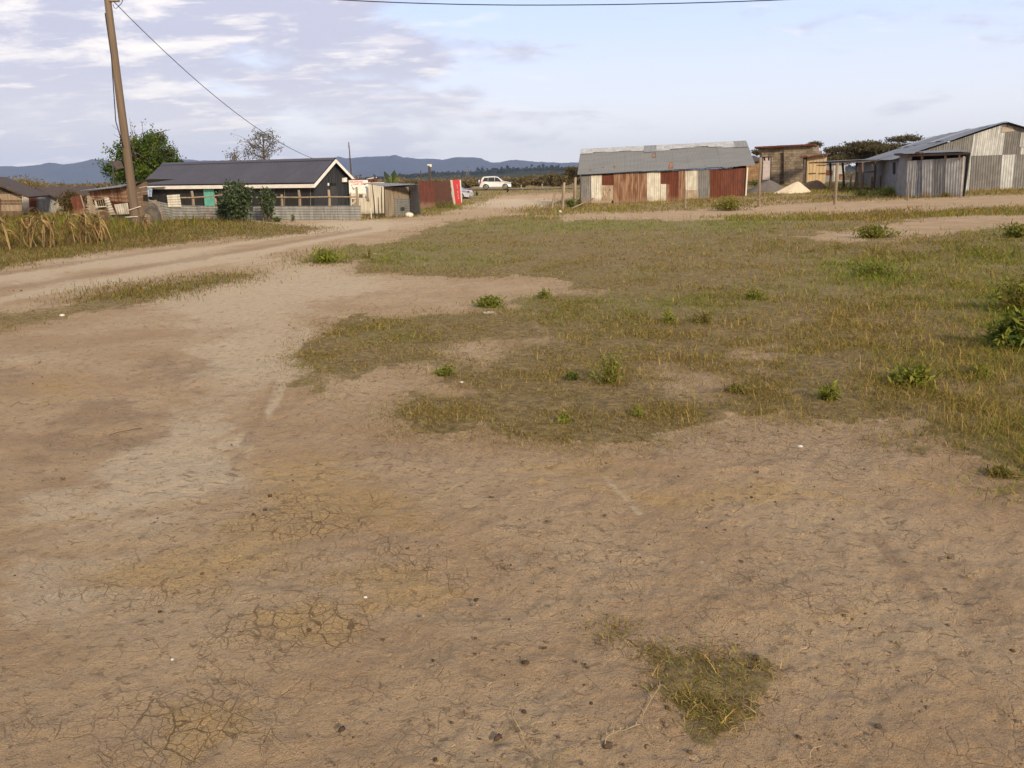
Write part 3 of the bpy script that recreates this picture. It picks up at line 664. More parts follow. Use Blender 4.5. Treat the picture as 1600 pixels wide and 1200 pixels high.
# ================================================================= left to right: the houses and sheds
def low_shed():      # the long patched iron shed, centre right
    A0, A1 = G(907, 319), G(1165.5, 306)
    A0[2] -= .1; A1[2] -= .1
    w = Pl(A0, A1); t = thing('iron_shed', A0, 'long low corrugated iron shed patched in cream, rust and grey behind the roadside posts', 'shed')
    rows = [('dkgrey', 908, 923.6, 1, .2), ('cream', 923.6, 940, 1, .1), ('rust', 958.5, 975, 1, .6), ('rust', 975, 993, 1, .6), ('rust', 993, 1011, 1, .6), ('cream', 1011, 1032, 1, .1),
            ('rustdk', 1046, 1060, 1, .6), ('rust', 1060, 1071, 1, .7), ('cream', 1071, 1090, 1, .2), ('dkgrey', 1090, 1109, 1, .2), ('rustdk', 1109, 1126, 1, .6), ('rustred', 1126, 1146, 1, .7), ('rustred', 1146, 1166, 1, .7)]
    ty = lambda x: 274.5+(x-908)/(1166-908)*(262-274.5)
    by = lambda x: 321+(x-908)/(1166-908)*(307.5-321)
    back = -w.n
    for i, (k, x0, x1, _, _) in enumerate(rows):
        part(t, 'wall_panel', lambda b: b.sheet(*w.q((x0, by(x0)), (x1, by(x1)), (x1, ty(x1)), (x0, ty(x0))), m[k], 0.125, .016, off=0.012*(i % 2), wav=.01),
             {'dkgrey': 'dark grey corrugated wall sheet', 'cream': 'cream corrugated wall sheet', 'rust': 'streaky rust brown wall sheet', 'rustdk': 'dark rust brown wall sheet', 'rustred': 'reddish rusted wall sheet'}[k])
    def p(x0, y0, x1, y1, k, off, h=False):
        part(t, 'wall_patch', lambda b: b.sheet(*w.q((x0, y1), (x1, y1), (x1, y0), (x0, y0)), m[k], .125, .014, h, off=off), 'small patched wall sheet')
    p(940, ty(940), 958.5, 290, 'rustdk', 0); p(940, 289.5, 958.5, 313.5, 'cream2', .02); p(938, 313, 956, 320.5, 'cream', .01)
    p(1032, ty(1040), 1046.5, 288, 'rustdk', .01); p(1032, 287.5, 1041, 318, 'cream', .02); p(1041, 288, 1047, 317, 'rust', .005)
    p(1071, 297, 1089, 317, 'cream2', .04)
    # eave, ridge
    E0 = w(902, 273.5) + w.n*0.25; E1 = w(1178, 258.5) + w.n*0.25
    D = 2.3
    R0_ = w(908, 250) + back*D; R1_ = w(1176, 240) + back*D
    R0_ = upto(R0_, 234); R1_ = upto(R1_, 220.8)
    def roof(b):
        n = 11
        for i in range(n):
            u0, u1 = i/n, (i+1)/n+.004; j0 = random.uniform(-.03, .03)
            e0, e1 = E0*(1-u0)+E1*u0, E0*(1-u1)+E1*u1; r0, r1 = R0_*(1-u0)+R1_*u0, R0_*(1-u1)+R1_*u1
            k = 'zinc' if i not in (6,) else 'zinc2'
            b.sheet(e0+(e0-r0)*j0*.3, e1+(e1-r1)*j0*.3, r1, r0, m['roofgrey'], .09, .009, off=.010*(i % 2), wav=.012)
    part(t, 'roof', roof)
    BK0, BK1 = E0+back*(2*D+.3), E1+back*(2*D+.3)
    part(t, 'rear_roof', lambda b: b.sheet(BK1, BK0, R0_, R1_, m['zinc2'], .12, .01))
    def cap(b):
        n = 13
        for i in range(n):
            u0, u1 = i/n, (i+1)/n; r0, r1 = R0_*(1-u0)+R1_*u0, R0_*(1-u1)+R1_*u1; e0, e1 = E0*(1-u0)+E1*u0, E0*(1-u1)+E1*u1
            L = .20+random.uniform(-.025, .025)-.04*math.sin(i*.9)
            up = V3(0, 0, .03)
            b.quadslab(r0+(e0-r0)*L+up, r1+(e1-r1)*L+up, r1+up*1.4, r0+up*1.4, .004, m[['zinclight', 'zinclight', 'zinclight', 'zinclight', 'zinclight', 'zinc', 'zinclight'][i % 7]], .012+.006*(i % 2))
    part(t, 'ridge_cap', cap)
    rp = Pl(E0, E1, R0_)
    for poly in ([(1044, 264.5), (1051.5, 263.8), (1051, 254), (1047, 253.5), (1045.5, 257)], [(1019, 245.8), (1024, 246), (1025, 240.5), (1020.5, 240)], [(958, 262), (963, 261.5), (961, 257)], [(940, 262), (944, 262), (943, 259)], [(921, 267), (924, 266), (922.5, 262)]):
        part(t, 'rust_stain', lambda b: b.prism([rp(*q) for q in poly][::1], .003, m['rust'], .035), 'rusted patch on the roof')
    part(t, 'corner_post', lambda b: b.tube([w(1164.5, 309)+w.n*.07, w(1167.5, 262)+w.n*.07], .055, m['slab'], 6))
    # the end and rear walls
    def ends(b):
        for P0, P1, Rr in ((A0, w(908, 273), R0_), (A1, w(1166, 262), R1_)):
            bk0 = P0+back*(2*D); bk1 = P1+back*(2*D); s_ = 1
            top0, top1 = P1, bk1
            b.add([P0, bk0, bk1, Rr-V3(0, 0, .06), P1], [(0, 1, 2, 3, 4)], m['dkgrey'])
        b.add([A0+back*2*D, A1+back*2*D, w(1166, 262)+back*2*D, w(908, 273)+back*2*D], [(0, 1, 2, 3)], m['zinc2'])
    part(t, 'end_wall', ends)
low_shed()

def black_house():
    C0 = A(490.5, 300, 45); g0 = ground_at(490.5, 45)
    z0 = -0.75
    C = V3(C0[0], C0[1], z0); L0 = A(231, 300, 51); Lf = V3(L0[0], L0[1], z0)
    w = Pl(C, Lf); fd = nrm(C-Lf); back = V3(-fd[1], fd[0], 0)
    if back[1] < 0: back = -back
    Wd = 3.5; GB = C+back*Wd; gp = Pl(C, GB)
    t = thing('black_house', C, 'long black timber house with charcoal ribbed roof and white fascia behind the low iron fence', 'house')
    ez = zat(C, 284.5)
    def wall(b):
        b.planks(Lf, C, V3(C[0], C[1], ez), V3(Lf[0], Lf[1], ez), [m['black']], .16, .04, jit=.012)
    part(t, 'front_wall', wall)
    mid = C+back*Wd/2; rz = zat(mid, 251.0)
    def gable(b):
        n = 26
        for i in range(n):
            u0, u1 = i/n+.004, (i+1)/n-.004
            h = lambda u: ez+(rz-ez)*(1-abs(2*u-1))
            p0, p1 = C+back*Wd*u0, C+back*Wd*u1
            b.quadslab(p0, p1, V3(p1[0], p1[1], h(u1)), V3(p0[0], p0[1], h(u0)), .04, m['blackblue'], random.uniform(-.012, .012))
    part(t, 'gable_wall', gable, 'bluish black vertical boards of the gable')
    part(t, 'rear_wall', lambda b: (b.quadslab(GB, Lf+back*Wd, Lf+back*Wd+V3(0, 0, ez-z0), GB+V3(0, 0, ez-z0), .05, m['black']),
                                    b.prism([Lf, Lf+V3(0, 0, ez-z0), Lf+back*Wd/2+V3(0, 0, rz-z0), Lf+back*Wd+V3(0, 0, ez-z0), Lf+back*Wd], .05, m['black'])))
    ov = .28; oe = .30
    sl = (rz-ez)/(Wd/2)
    def rp(along, u):    # u: -1 front eave .. 0 ridge .. 1 rear eave
        base = along+back*(Wd/2+u*(Wd/2+ov)); return V3(base[0], base[1], rz+.12-abs(u)*sl*(Wd/2+ov))
    RC, RL = C+fd*oe, Lf-fd*.4
    part(t, 'roof', lambda b: (b.sheet(rp(RL, -1), rp(RC, -1), rp(RC, 0), rp(RL, 0), m['roofblue'], .24, .022), b.sheet(rp(RC, 1), rp(RL, 1), rp(RL, 0), rp(RC, 0), m['roofblue'], .24, .022)))
    part(t, 'ridge_cap', lambda b: (b.quadslab(rp(RL, -.09)+V3(0, 0, .035), rp(RC, -.09)+V3(0, 0, .035), rp(RC, 0)+V3(0, 0, .05), rp(RL, 0)+V3(0, 0, .05), .01, m['roofblue']),
                                   b.quadslab(rp(RC, .09)+V3(0, 0, .035), rp(RL, .09)+V3(0, 0, .035), rp(RL, 0)+V3(0, 0, .05), rp(RC, 0)+V3(0, 0, .05), .01, m['roofblue'])))
    dz = V3(0, 0, .20)
    e = V3(0, 0, -.035)
    part(t, 'fascia', lambda b: b.quadslab(rp(RL, -1)+e-dz, rp(RC, -1)+e-dz, rp(RC, -1)+e, rp(RL, -1)+e, .03, m['white'], .03), 'white eave board')
    part(t, 'bargeboard', lambda b: b.quadslab(rp(RC, -1)+e-dz, rp(RC, 0)+e-dz, rp(RC, 0)+e, rp(RC, -1)+e, .03, m['white'], .035), 'white sloping gable board')
    part(t, 'bargeboard', lambda b: b.quadslab(rp(RC, 0)+e-dz, rp(RC, 1)+e-dz, rp(RC, 1)+e, rp(RC, 0)+e, .03, m['white'], .035), 'white sloping gable board')
    part(t, 'soffit', lambda b: b.quadslab(V3(*(RL-back*ov)[:2], ez-.02), V3(*(RC-back*ov)[:2], ez-.02), V3(*RC[:2], ez-.02), V3(*RL[:2], ez-.02), .02, m['black']))
    d = part(t, 'door', lambda b: b.planks(*w.q((322, 326), (338, 326), (335.5, 292.5), (319, 293)), [m['turq']], .28, .04, off=.09, jit=.004), 'turquoise painted door')
    part(t, 'door_opening', lambda b: b.quadslab(*w.q((318.5, 325), (343, 325), (343, 291), (318.5, 291)), .01, m['dark'], .02))
    for (x0, y0, x1, y1) in ((343, 291, 363, 308), (408, 290, 429, 308)):
        wn = part(t, 'window', lambda b: b.quadslab(*w.q((x0, y1), (x1, y1), (x1, y0), (x0, y0)), .01, m['dark'], .03))
        def gr(b):
            for i in range(6):
                x = x0+(x1-x0)*i/5; b.bar(w(x, y0)+w.n*.05, w(x, y1)+w.n*.05, .02, .02, m['zinc2'])
            for i in range(4):
                y = y0+(y1-y0)*i/3; b.bar(w(x0, y)+w.n*.07, w(x1, y)+w.n*.07, .02, .02, m['zinc2'])
        part(t, 'grille', gr, parent=wn)
    gd = part(t, 'gable_door', lambda b: b.quadslab(*gp.q((516, 324), (527.5, 324), (526.5, 291), (516, 291.5)), .02, m['plastic'], .03), 'dark grey door in the gable')
    def slots(b):
        for i in range(4):
            x = 511.5+i*3.4; b.quadslab(*gp.q((x, 290), (x+2.2, 290), (x+2.2, 286), (x, 286)), .02, m['dark'] if i else m['white'], .03)
    part(t, 'vent', slots)
    part(t, 'security_light', lambda b: b.quadslab(*gp.q((533, 284.5), (538.8, 284.2), (538.5, 277.5), (533, 278)), .12, m['white'], .18), 'white light box under the gable')
    # white battens on the front wall and cloth under the left eave
    for x in (445.5, 486): part(t, 'batten', lambda b: b.bar(w(x, 322)+w.n*.04, w(x, 288)+w.n*.04, .03, .02, m['zinc2']))
    part(t, 'corner_board', lambda b: b.bar(gp(549, 322)+gp.n*.03, gp(548, 283)+gp.n*.03, .09, .04, m['slabgrey']))
    single('hanging_cloth', w(239, 300)+w.n*.5, lambda b: b.sheet(*[p+w.n*.5 for p in w.q((232, 307), (247, 307), (248, 294), (231.5, 293.5))], m['cloth'], .35, .03), 'blue and white cloth hanging under the left eave of the black house', 'cloth')
    single('awning_sheet', w(239, 292)+w.n*.5, lambda b: b.quadslab(*[w(230, 293.6)+w.n*.5, w(265, 291.9)+w.n*.5, w(265, 291)+w.n*.1, w(230, 292.6)+w.n*.1], .03, m['zinc']), 'thin grey awning sheet beneath the white eave of the black house', 'awning')
black_house()

def yard_fence():
    F0, F1 = G(228, 344), G(563, 342.5); F0[2] -= .12; F1[2] -= .12
    w = Pl(F0, F1)
    t = thing('yard_fence', F1, 'low fence of horizontal silver corrugated sheets in front of the black house', 'fence')
    xs = [228, 268, 312, 350, 392, 421, 470, 491, 527, 563]; tops = [313, 315, 321, 322, 322, 322.3, 322.3, 322, 322, 321.5]
    ty = lambda x: np.interp(x, [228, 267, 268, 312, 318, 563], [311, 313, 320, 321, 322.3, 321.3])
    for i in range(len(xs)-1):
        x0, x1 = xs[i], xs[i+1]; k = ['zinc2', 'zinc2', 'zinc2', 'zinc2', 'zinc2', 'zinc', 'zinc', 'zinc2', 'zinc'][i]
        part(t, 'fence_sheet', lambda b: b.sheet(*w.q((x0, 347), (x1+.6, 347), (x1+.6, ty(x1-.1)), (x0, ty(x0+.1))), m[k], .13, .018, True, off=.02*(i % 2), wav=.02))
    part(t, 'fence_sheet', lambda b: b.sheet(*w.q((263.5, 323.5), (284, 323.5), (281, 303.5), (261, 305)), m['cream'], .12, .02, True, off=.06), 'cream corrugated sheet standing above the fence')
    for i, (xt, yt, xb, yb) in enumerate([(299, 298.5, 302.5, 322), (371, 297, 373, 330), (439.5, 304, 441, 323), (466.5, 297, 469, 324), (513.5, 296.5, 515, 324), (557, 292, 559.5, 338), (335, 310, 338, 324)]):
        part(t, 'post', lambda b: b.tube([w(xb, yb+14)-w.n*.12, w((xb+xt)/2+.4, (yb+yt)/2)-w.n*.1, w(xt, yt)-w.n*.12], [.085, .075, .065], m['wood'], 6))
    for pts in ([(262, 309), (279, 308.6), (301, 308.2), (325, 307), (350, 304.6)], [(400, 308), (441, 308.7), (468, 308.8), (514, 308), (557, 307.5)]):
        part(t, 'rail', lambda b: b.tube([w(*q)-w.n*.02+V3(0, 0, random.uniform(-.02, .02)) for q in pts], .04, m['wood'], 6))
yard_fence()

def signboard_and_gate():
    P0, P1 = ground_at(545, 47.5), ground_at(580, 48.5); w = Pl(P0, P1); f0 = w.q((546, 334), (576.5, 334), (576, 310), (546, 310))
    t = thing('signboard', P0, 'white signboard with red hand lettering beside the black gable', 'sign')
    part(t, 'board', lambda b: b.quadslab(*w.q((546, 303), (576.5, 302), (574.6, 281), (545, 281.5)), .04, m['white'], .0))
    part(t, 'top_trim', lambda b: b.quadslab(*w.q((545, 281.5), (575, 281), (575, 280), (552, 279.8)), .05, m['rustred'], .02), 'red trim along the top')
    part(t, 'leg', lambda b: b.bar(w(548.5, 336), w(547.5, 300), .07, .07, m['slab'])); part(t, 'leg', lambda b: b.bar(w(575.5, 336), w(575, 300), .07, .07, m['slab']))
    def txt(s, x0, x1, y, h, mt):
        c = bpy.data.curves.new('lettering', 'FONT'); c.body = s; c.size = 1; c.extrude = .004; o = bpy.data.objects.new('tmp', c); COL.objects.link(o)
        dg = bpy.context.evaluated_depsgraph_get(); me = bpy.data.meshes.new_from_object(o.evaluated_get(dg)); COL.objects.unlink(o)
        X_ = np.array([v.co[:] for v in me.vertices]); lo, hi = X_.min(0), X_.max(0)
        BL, BR, TL = w(x0, y+h), w(x1, y+h-.4), w(x0, y)
        new = [BL+(BR-BL)*((p[0]-lo[0])/(hi[0]-lo[0]))+(TL-BL)*((p[1]-lo[1])/(hi[1]-lo[1]))+w.n*(.012+p[2]) for p in X_]
        for v, q in zip(me.vertices, new): v.co = Vector(q)-Vector(t.location)
        me.materials.append(mt); ob = bpy.data.objects.new('lettering', me); COL.objects.link(ob); ob.parent = t; ob['label'] = 'red painted lettering'
    txt('DELAMUNE!', 546.5, 566.5, 282.7, 2.9, m['red']); txt('CAMP', 551, 560.5, 286.6, 2.8, m['red']); txt('NE.', 564, 571.5, 286.5, 2.7, m['red'])
    for (x, y, x2, y2) in ((550.3, 292, 552, 296), (552, 296, 553.8, 294.5), (568.5, 288, 571, 288.3), (570, 293, 571.5, 292), (548.5, 290, 549.3, 289)):
        part(t, 'scribble', lambda b: b.bar(w(x, y)+w.n*.02, w(x2, y2)+w.n*.02, .03, .03, m['plastic']), 'small dark mark')

    t2 = thing('slatted_gate', w(548, 330), 'pale slatted gate with a cross brace below the white signboard', 'gate')
    for y in (302.5, 304.8, 307, 309.6): part(t2, 'slat', lambda b: b.bar(w(547.5, y)+w.n*.1, w(573, y-.2)+w.n*.1, .03, .07, m['slab']))
    part(t2, 'panel', lambda b: b.quadslab(*[p+w.n*.13 for p in w.q((559, 309), (565, 309), (565, 303.3), (559.5, 303.3))], .03, m['concrete']), 'grey square panel')
    part(t2, 'brace', lambda b: b.bar(w(548.5, 319)+w.n*.1, w(556, 312)+w.n*.1, .05, .05, m['slab'])); part(t2, 'frame', lambda b: b.bar(w(548, 321)+w.n*.1, w(547.5, 301)+w.n*.1, .06, .06, m['slab']))
    # small dark red roof behind
    Q = ground_at(582, 62); w3 = Pl(Q, Q+V3(1, .1, 0))
    t3 = thing('dark_red_kiosk', w3(582, 296), 'small dark red kiosk roof showing behind the signboard and pale slab fence', 'kiosk')
    part(t3, 'wall', lambda b: b.quadslab(*w3.q((573, 305), (588, 305), (588, 281), (573, 281)), 1.2, m['rustdk']))
    part(t3, 'roof', lambda b: b.quadslab(*w3.q((571.5, 280.3), (587.5, 277.8), (587, 276.5), (575, 279)), 1.3, m['white'], .15))
    part(t3, 'gable_board', lambda b: b.prism(w3.q((585, 283.5), (588.8, 284), (586.8, 275), (585.6, 277), (584.4, 273.8)), .1, m['rustred'], .2))
signboard_and_gate()

def slab_fence():
    w = Pl(G(561, 334.5), G(601, 334))
    t = thing('offcut_fence', w(561, 334), 'pale fence of vertical timber offcuts between the low iron fence and the grey shed', 'fence')
    def lo(b): b.planks(*w.q((561, 334.5), (577, 334.5), (576.5, 309.8), (560.5, 310.5)), [m['slab']], .11, .05, jit=.02, ragged=.03)
    def hi(b): b.planks(*w.q((576.5, 334), (600.5, 333), (600.5, 284.3), (575, 285)), [m['slab']], .12, .05, jit=.02, ragged=.012)
    part(t, 'low_boards', lo); part(t, 'tall_boards', hi)
    part(t, 'offcut', lambda b: b.prism(w.q((573, 313), (577.5, 314), (574.6, 301), (573.4, 301.5)), .05, m['slabgrey'], .06), 'pointed grey board')
    for i, (xt, yt, xb, yb) in enumerate([(581.5, 287.5, 586.3, 341), (590.8, 308, 592.8, 341.5), (596.2, 292, 597, 340.5), (578.5, 325, 580.3, 341.5), (600, 290, 601.5, 340)]):
        b0 = G(xb, yb); tp = Pl(b0, b0+V3(1, .02, 0))(xt, yt)
        single('stick', b0, lambda b: b.tube([b0-V3(0, 0, .05), (b0+tp)/2+V3(random.uniform(-.03, .03), 0, 0), tp], [.04, .033, .025], m['slab'] if i == 3 else m['wooddk'], 6),
               ['tall crooked dark stick leaning on the pale offcut fence', 'short dark stick before the pale offcut fence', 'straight dark pole near the right end of the pale offcut fence', 'stubby pale stick in the grass below the pale offcut fence', 'dark corner pole between pale fence and grey shed'][i], 'stick', 'sticks in front of the pale fence')
slab_fence()

def grey_shed():
    B0, B1, B2 = G(601.5, 339.5), G(641, 337), G(658, 333)
    for q in (B0, B1, B2): q[2] -= .1
    w = Pl(B0, B1); r = Pl(B1, B1+(V3(*(nrm(-w.n)*2+nrm(B1-B0)*1.0))))
    t = thing('grey_shed', B0, 'small grey shed of offcut boards and silver sheets with a sagging flat roof', 'shed')
    part(t, 'board_wall', lambda b: b.planks(*w.q((601.5, 340), (617, 340), (616.5, 292), (602, 292.5)), [m['slabgrey']], .10, .04, jit=.02))
    part(t, 'upper_boards', lambda b: b.planks(*w.q((615, 310), (640, 309.5), (638, 292), (616, 292)), [m['slabgrey'], m['wood']], .10, .04, off=.03, jit=.02))
    part(t, 'gap_shade_sheet', lambda b: b.quadslab(*w.q((602, 294), (640, 293), (639, 288.5), (602, 289.5)), .02, m['dark'], -.03))  # black sheet painted in for the shade below the roof
    part(t, 'door_sheet', lambda b: b.sheet(*w.q((616, 338), (623.5, 338), (623.5, 309), (616, 310)), m['zinc'], .10, .016, True, off=.03), 'silver corrugated sheet')
    part(t, 'door_sheet', lambda b: b.sheet(*w.q((623.5, 337.5), (641, 337), (640.5, 309), (623.5, 309)), m['zinc'], .10, .016, True, off=.05), 'silver corrugated sheet')
    part(t, 'patch', lambda b: b.quadslab(*w.q((624.5, 329), (630.5, 329), (630.5, 323.5), (624.5, 324)), .01, m['plastic'], .08), 'dark square patch')
    part(t, 'side_wall', lambda b: b.sheet(*r.q((641, 337), (657.5, 334), (653.5, 288), (640, 289.5)), m['zinc'], .10, .016, True))
    post = part(t, 'post', lambda b: b.bar(w(638.8, 310)+w.n*.05, w(638.4, 290)+w.n*.05, .06, .05, m['wooddk']))
    tl = w(594, 291.2)+w.n*.15; tr = w(641, 290.2)+w.n*.15; bk = -w.n*2.2
    part(t, 'roof', lambda b: b.sheet(tl, tr+(r(654, 287)-r(641, 289))*.9, upto(tr+bk+(r(654, 287)-r(641, 289)), 285.7), upto(tl+bk+nrm(tr-tl)*.5, 286.3), m['zinc'], .12, .012, wav=.02))
    for (x0, x1, y0, y1, k) in ((633, 644.5, 328, 336.5, 0), ):
        b0 = G(639, 338.5)
        def sack(b):
            vs = []; n = 10
            for j in range(5):
                for i in range(n):
                    a = 2*PI*i/n; rr = [.20, .22, .19, .12, .03][j]*(1+.15*math.sin(3*a+j)); vs.append(b0+V3(math.cos(a)*rr*1.1, math.sin(a)*rr*.8, [0, .08, .16, .22, .24][j]))
            b.add(vs, [(j*n+i, j*n+(i+1) % n, (j+1)*n+(i+1) % n, (j+1)*n+i) for j in range(4) for i in range(n)]+[tuple(range(4*n, 5*n))], m['paper'], True)
        single('sack', b0, sack, 'slumped white sack at the foot of the small grey shed', 'sack')
grey_shed()

def red_fence():
    P0, P1, P2 = G(656, 328), G(706, 320.5), G(719.5, 319.5); w = Pl(P0, P1); w2 = Pl(P1, P2)
    t = thing('rusty_fence', P0, 'rust red and brown sheet metal fence beside the dirt road', 'fence')
    part(t, 'fence_sheet', lambda b: b.sheet(*w.q((657, 329), (680, 326), (678.5, 283.5), (653, 284)), m['rustred'], .14, .012, wav=.02), 'red rusted sheet')
    part(t, 'fence_sheet', lambda b: b.sheet(*w.q((680, 326), (708, 320.5), (703, 281.5), (678.5, 285)), m['brown'], .14, .004, wav=.02), 'smooth dark brown sheet')
    part(t, 'edge_board', lambda b: b.quadslab(*[p+w.n*.06 for p in w.q((708.5, 320.8), (710.8, 320.6), (705.8, 281.5), (703, 281.5))], .05, m['slab']), 'cream edge board')
    t2 = thing('red_banner', P1, 'bright red upright panel with white lettering at the end of the rusty fence', 'sign')
    part(t2, 'panel', lambda b: b.quadslab(*w.q((711, 320.5), (720, 319.5), (717.6, 280.8), (706, 281.2)), .06, m['red'], .08))
    part(t2, 'trim', lambda b: b.quadslab(*w.q((719.2, 318), (720.2, 318), (718.2, 281), (716.6, 281)), .02, m['white'], .10), 'thin pale edge')
    def txt(b0, s, x, y, sz):
        c = bpy.data.curves.new('lettering', 'FONT'); c.body = s; c.size = 1; c.extrude = .003; c.align_x = 'CENTER'; o = bpy.data.objects.new('tmp', c); COL.objects.link(o)
        dg = bpy.context.evaluated_depsgraph_get(); me = bpy.data.meshes.new_from_object(o.evaluated_get(dg)); COL.objects.unlink(o)
        O = w(x, y); ux = nrm(w(x+5, y)-O); 
        for v in me.vertices: q = O+ux*v.co.x*sz*1.1+V3(0, 0, 1)*v.co.y*sz+w.n*(.1+v.co.z); v.co = Vector(q)-Vector(t2.location)
        me.materials.append(m['white']); ob = bpy.data.objects.new('lettering', me); COL.objects.link(ob); ob.parent = t2; ob['label'] = 'white letters'
    for s, x, y in (('A', 712.2, 291.5), ('Y', 712.8, 295.5), ('CE', 713.4, 302), ('K', 713.9, 307.2), ('A', 714.6, 311)): txt(None, s, x, y, .24)
red_fence()

def left_shack():
    B0, B1 = ground_at(136, 38.5), ground_at(204, 37.3); w = Pl(B0, B1)
    r = Pl(w(203, 330), w(203, 330)-w.n*3+nrm(B1-B0)*3.1)
    z = min(B0[2], B1[2])
    t = thing('ramshackle_shack', V3(B0[0], B0[1], z), 'leaning patched shack of rusty and pale sheets behind the utility pole', 'shack')
    part(t, 'rust_wall', lambda b: b.sheet(*w.q((146, 312), (202.5, 317), (198, 291.5), (137, 299)), m['rust'], .17, .022, True), 'rusty horizontal corrugated sheets')
    part(t, 'rust_wall', lambda b: b.sheet(*w.q((172, 333), (204, 336), (201, 314), (166, 310)), m['rustdk'], .17, .022, True, off=-.03), 'dark rusty sheet')
    part(t, 'pale_strip', lambda b: b.sheet(*w.q((137.5, 328), (147.5, 329), (145, 310), (136, 300)), m['cream2'], .12, .018, True, off=.02), 'pale corrugated strip')
    part(t, 'lower_panel', lambda b: b.sheet(*w.q((141, 335), (152, 335), (149, 320), (141, 318)), m['cream2'], .10, .012, off=.05))
    wn = part(t, 'window', lambda b: b.quadslab(*w.q((154, 322.5), (169, 321), (166.5, 310.5), (151, 313)), .02, m['dark'], .05))
    part(t, 'window_frame', lambda b: (b.bar(w(151, 313)+w.n*.08, w(167, 310)+w.n*.08, .06, .05, m['wood']), b.bar(w(152.5, 323.5)+w.n*.08, w(170, 322)+w.n*.08, .06, .05, m['slab']), b.bar(w(151, 313)+w.n*.08, w(154, 324)+w.n*.08, .06, .05, m['slab'])), parent=wn)
    part(t, 'window_bar', lambda b: [b.bar(w(155.5+i*3.4, 311.8)+w.n*.09, w(157.8+i*3.4, 322.5)+w.n*.09, 0.03, .02, m['wood']) for i in range(4)], parent=wn)
    part(t, 'leaning_sheet', lambda b: b.sheet(*[p+w.n*.15 for p in w.q((176, 336), (184.8, 335.5), (173.5, 307.3), (166.5, 308))], m['cream'], .12, .024, True), 'pale corrugated sheet leaning diagonally')
    part(t, 'white_sheet', lambda b: b.sheet(*[p+w.n*.1 for p in w.q((186, 335), (204.3, 334.5), (201.8, 317), (180.8, 319.5))], m['cream'], .15, .022), 'white vertical corrugated sheet')
    part(t, 'lower_boards', lambda b: b.planks(*[p for p in w.q((152, 345), (178, 347), (173, 325), (152, 324))], [m['slabgrey'], m['woodbr']], .16, .04, ragged=.1, jit=.03))
    part(t, 'stone_footing', lambda b: b.quadslab(*w.q((178, 350), (206, 350), (205, 335), (176, 336)), .3, m['concrete'], -.02))
    part(t, 'side_boards', lambda b: b.planks(*r.q((206, 337), (233, 337), (229.5, 283), (200, 290)), [m['wooddk'], m['woodbr'], m['concrete']], .2, .04, True, jit=.03))
    part(t, 'side_opening', lambda b: b.quadslab(*r.q((224, 314), (231.5, 314), (231, 304), (223.5, 304.5)), .02, m['dark'], .05))
    tlw = w(134.5, 298.3)+w.n*.35; trw = w(199.5, 291)+w.n*.35
    R1 = r(233.5, 279.8); L1 = upto(tlw-w.n*3.2+nrm(B1-B0)*1.2, 282)
    part(t, 'roof', lambda b: (b.sheet(tlw, trw, upto(trw-w.n*3.2, 280.6), L1, m['zinc'], .14, .014, wav=.02)))
    part(t, 'side_roof', lambda b: b.sheet(trw+V3(0, 0, .02), r(213, 287.5)+r.n*.3, R1+V3(0, 0, .03), upto(trw-w.n*3.2, 280.3), m['zinc'], .14, .012, wav=.02))
    # leaning beam, tarp heap and clutter on the right
    b0, b1 = G(260, 348), None
    tp = Pl(b0, b0+V3(1, 0, 0))(241.5, 313)
    single('leaning_beam', b0, lambda b: b.bar(b0-V3(0, 0, .05), tp, .16, .1, m['wood']), 'thick grey beam leaning beside the shack debris', 'beam')
    h0 = G(232, 350)
    hp_ = Pl(h0, h0+V3(1, .1, 0))
    def heap(b):
        b.prism(hp_.q((219, 352), (251, 352), (246, 333), (241, 322), (235, 317), (229, 318), (225, 324)), .35, m['concrete'])
        b.prism(hp_.q((224, 352), (240, 353), (237, 338), (231, 334)), .2, m['slabgrey'], .25)
    single('debris_heap', h0, heap, 'grey slumped slab of debris right of the utility pole', 'debris')
    s0 = G(219, 349)
    single('metal_plate', s0, lambda b: b.quadslab(*Pl(s0, s0+V3(1, .1, 0)).q((217, 348), (231, 348), (230, 334), (216.5, 335)), .1, m['rustdk']), 'dark red metal plate standing behind the utility pole base', 'metal plate')
left_shack()

